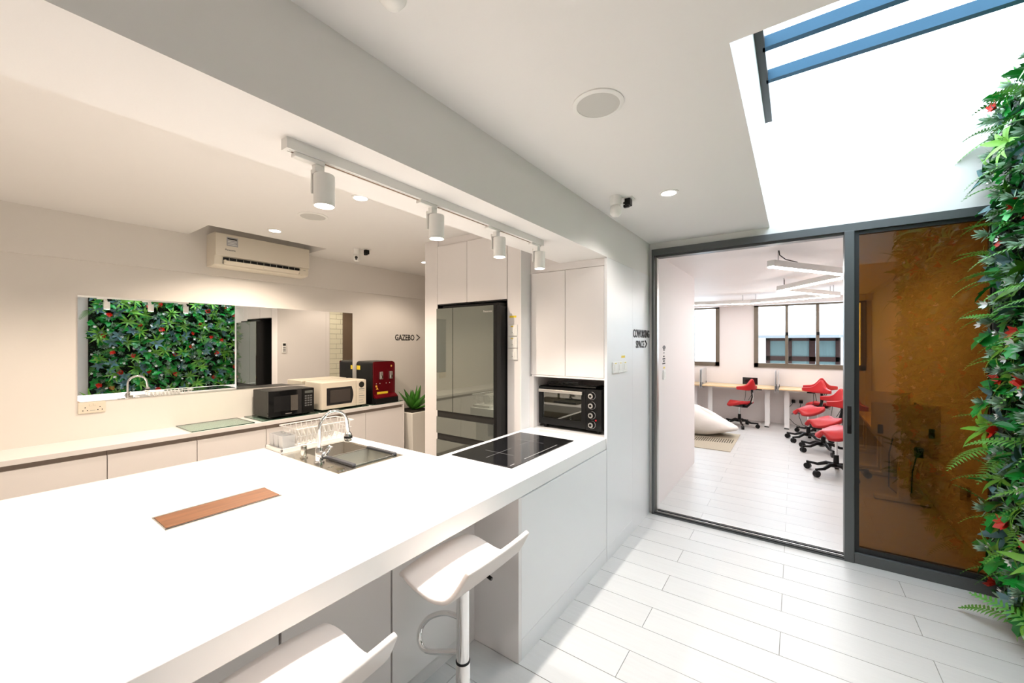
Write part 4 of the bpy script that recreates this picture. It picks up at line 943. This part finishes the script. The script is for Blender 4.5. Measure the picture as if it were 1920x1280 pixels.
# partition fittings
sg = thing('wall_sign', 'small black wifi sign on the white partition', 'sign', (-1.09, 4.22, 1.4))
for k, r0 in enumerate((.022, .042, .062)):
    obj('wave', M().tube([(-1.088, 4.215 + r0*math.sin(a), 1.505 + r0*math.cos(a)) for a in [(-.8 + .2*i) for i in range(9)]], .005, 4), INK, sg)
obj('dot', M().cyl((-1.0895, 4.215, 1.495), (-1.087, 4.215, 1.495), .008, n=10), INK, sg)
for z, ww in ((1.46, .022), (1.435, .045), (1.412, .03), (1.388, .05)): obj('print', M().box(-1.0905, -1.088, 4.215-ww, 4.215+ww, z-.008, z+.006), INK, sg)
sw = thing('switch_plate', 'white switch on the partition below the wifi sign', 'switch', (-1.09, 4.24, 1.23))
obj('plate', M().box(-1.09, -1.078, 4.17, 4.26, 1.225, 1.32), WPL, sw, bevel=.003)
obj('rocker', M().box(-1.08, -1.074, 4.19, 4.24, 1.245, 1.30), WPL, sw, bevel=.002)
obj('sticker', M().box(-1.0905, -1.089, 4.20, 4.25, 1.335, 1.352), YEL, sw)

# ================================================================== PLANT WALL
PXB = 1.085
pw = thing('plant_wall', 'dense artificial green plant wall with ferns and red flowers', 'plant wall', (PXB, 2.6, 0))
PY0, PY1, PZ0, PZ1 = 1.37, 3.80, 0.03, 3.10
obj('backing', M().box(PXB, XR+.005, PY0, PY1, PZ0, PZ1), L_BACK, pw)
def frond(L, n, curl):
    m = M(); rib = []
    for i in range(n + 1):
        t = i / n; y = L * t * (1 - .12*t); z = .10*L*math.sin(PI*t*.6) - curl * L * t * t
        rib.append(Vector((0, y, z)))
    for i in range(1, n + 1):
        t = i / n; p = rib[i]; ln = L * .20 * (1 - t) ** .6 * min(1, t * 5) + .006; wd_ = L * .019
        for s_ in (-1, 1):
            tip = p + Vector((s_ * ln, ln * .35, -ln * .15))
            m.add([p + Vector((0, -wd_, 0)), p + Vector((s_*ln*.5, -wd_*.4 + ln*.12, .0)), tip, p + Vector((s_*ln*.5, wd_*.9 + ln*.2, 0)), p + Vector((0, wd_*.6, 0))], [(0,1,2,3,4)] if s_ > 0 else [(4,3,2,1,0)])
    m.tube(rib, [.0022*(1-.8*i/n) for i in range(n+1)], 4)
    return m
def cluster(n, L, W, el0, el1, curl, fold=.25, seg=5, droop=.0):
    """leaves radiating round local +Z"""
    m = M(); one = leafmesh(L, W, curl, fold, seg, droop, .1)
    for k in range(n):
        a = 2*PI*k/n + random.uniform(-.25, .25); el = random.uniform(el0, el1); s_ = random.uniform(.75, 1.15)
        R = Matrix.Rotation(a, 3, 'Z') @ Matrix.Rotation(el, 3, 'X')
        m.add([R @ (Vector(v) * s_) for v in one.v], one.f)
    return m
def lobed(L):
    """broad leaf with deep lobes"""
    m = M(); out = []
    for s_ in (1, -1):
        pts = [(.0, 0), (.16, .02), (.34, .16), (.24, .26), (.46, .40), (.28, .48), (.44, .68), (.22, .70), (.22, .90), (.0, 1.05)]
        out += [(s_*x*L, y*L) for x, y in (pts if s_ > 0 else pts[::-1][1:-1])]
    vs = [(x, y, .25*abs(x) - .35*y*y/L) for x, y in out]; n = len(vs)
    mid = [(0, y*L, -.35*y*y*L - .0) for y in (.2, .45, .7)]
    cen = n
    vs.append((0, .45*L, -.35*.2*L))
    return m.add(vs, [(i, (i+1) % n, cen) for i in range(n)])
KIND = {
 'fern_frond': [frond(.27, 15, .35).data('fern_frond', L_FERN), frond(.22, 14, .55).data('fern_frond', L_FERN), frond(.31, 16, .2).data('fern_frond', L_FERN)],
 'palm_spray': [cluster(9, .15, .026, .25, .75, -.25, .2, 5, .25).data('palm_spray', L_PALM, 60), cluster(8, .13, .028, .35, .8, -.3, .2, 5, .2).data('palm_spray', L_PALM, 60)],
 'lobed_leaf': [lobed(.13).data('lobed_leaf', L_BRD), lobed(.105).data('lobed_leaf', L_BRD)],
 'heart_leaf_spray': [cluster(6, .085, .062, .3, .9, -.15, .3).data('heart_leaf_spray', L_BRD, 60), cluster(7, .07, .05, .2, .8, -.2, .3).data('heart_leaf_spray', L_BRD, 60)],
 'blue_leaf_spray': [cluster(5, .125, .046, .3, .7, -.2, .35).data('blue_leaf_spray', L_BLUE, 60), cluster(6, .10, .04, .3, .8, -.1, .35).data('blue_leaf_spray', L_BLUE, 60)],
 'variegated_sprig': [cluster(16, .055, .017, .2, 1.2, .1, .2, 3).data('variegated_sprig', L_WHT), cluster(20, .05, .014, .1, 1.2, .1, .2, 3).data('variegated_sprig', L_WHT)],
 'red_leaf_cluster': [cluster(7, .052, .034, .3, 1.0, .1, .2, 4).data('red_leaf_cluster', L_RED, 60)],
 'white_flower': [cluster(6, .03, .015, .3, .7, .2, .2, 3).data('white_flower', L_FLW)],
}
def put(kind, y, z, depth, out=1.0, sc=1.0):
    o = bpy.data.objects.new(kind, random.choice(KIND[kind])); COL.objects.link(o); o.parent = pw
    o.location = Vector((PXB - depth, y, z)) - Vector(pw.location)
    if kind in ('fern_frond', 'lobed_leaf'):
        a = random.uniform(-1.5, 1.5)
        d = Vector((-random.uniform(.55, 1.2) * out, math.sin(a), -.15 + .75*math.cos(a) * random.choice((1, -.6)))).normalized()
        zz = Vector((-.5, random.uniform(-.3, .3), 1)); zz = (zz - d * zz.dot(d)).normalized()
        xx = d.cross(zz); o.rotation_euler = Matrix((xx, d, zz)).transposed().to_euler()
    else:
        d = Vector((-1, random.uniform(-.45, .45), random.uniform(-.25, .45))).normalized()
        up = Vector((0, .3*random.uniform(-1, 1), 1)); yv = (up - d * up.dot(d)).normalized()
        o.rotation_euler = Matrix((yv.cross(d), yv, d)).transposed().to_euler()
        o.rotation_euler.rotate_axis('Z', random.uniform(0, 6.28))
    s_ = sc * random.uniform(.85, 1.2); o.scale = (s_, s_, s_)
    return o
def scatter(kind, n, d0, d1, sc=1.0, out=1.0):
    cols = max(1, int(round(math.sqrt(n * (PY1-PY0) / (PZ1-PZ0))))); rows = int(math.ceil(n / cols))
    for i in range(rows):
        for j in range(cols):
            y = PY0 + .03 + (PY1-PY0-.06) * (j - .2 + .5*(i % 2)*.7 + random.uniform(.0, .8)) / (cols + .1); z = PZ0 + .04 + (PZ1-PZ0-.06) * (i + random.uniform(.05, .95)) / rows
            put(kind, min(max(y, PY0+.01), PY1-.01), z, random.uniform(d0, d1), out, sc)
scatter('heart_leaf_spray', 290, .03, .09)
scatter('lobed_leaf', 280, .04, .10)
scatter('variegated_sprig', 280, .075, .125, 1.15)
scatter('blue_leaf_spray', 95, .06, .11)
scatter('palm_spray', 85, .07, .11, 1.05)
scatter('fern_frond', 120, .03, .07)
scatter('red_leaf_cluster', 48, .09, .125, 1.2)
scatter('white_flower', 150, .09, .14)
# fronds reaching past the door frame at the far end
for z in [.35 + .145*q_ for q_ in range(19)]:
    o = put('fern_frond', random.uniform(3.15, 3.5), z, .06)
    d = Vector((-1, random.uniform(-.1, .35), random.uniform(-.45, .35))).normalized(); zz = Vector((0, .1, 1)); zz = (zz - d * zz.dot(d)).normalized()
    o.rotation_euler = Matrix((d.cross(zz), d, zz)).transposed().to_euler(); o.scale = (.85, .85, .85)
for z in (.22, .52, .80, .95, 1.14, 1.33, 1.52, 1.75, 1.83, 2.02, 2.13, 2.32, 2.6, 2.85):
    o = put('fern_frond', 3.62 + random.uniform(-.08, .12), z, .05)
    d = Vector((-1, random.uniform(-.25, .1), random.uniform(-.35, .25))).normalized(); zz = Vector((0, .1, 1)); zz = (zz - d * zz.dot(d)).normalized()
    o.rotation_euler = Matrix((d.cross(zz), d, zz)).transposed().to_euler(); o.scale = (.9, .9, .9)
m = M()
for k in range(15000):
    y = random.uniform(PY0, PY1); z = random.uniform(PZ0, PZ1); dp = random.uniform(.0, .065)
    p = Vector((PXB - dp, y, z)); d = Vector((-random.uniform(.3, 1), random.uniform(-1, 1), random.uniform(-1, 1))).normalized()
    s_ = d.orthogonal().normalized(); s_.rotate(Matrix.Rotation(random.uniform(0, 6.28), 3, d)); L = random.uniform(.018, .036)
    m.add([p, p + d*L*.5 + s_*L*.28, p + d*L, p + d*L*.5 - s_*L*.28], [(0, 1, 2, 3)])
me = bpy.data.meshes.new('boxwood_filler'); me.from_pydata(m.v, [], m.f); me.materials.append(L_FILL)
tag(link('boxwood_filler', me, pw), kind='stuff')
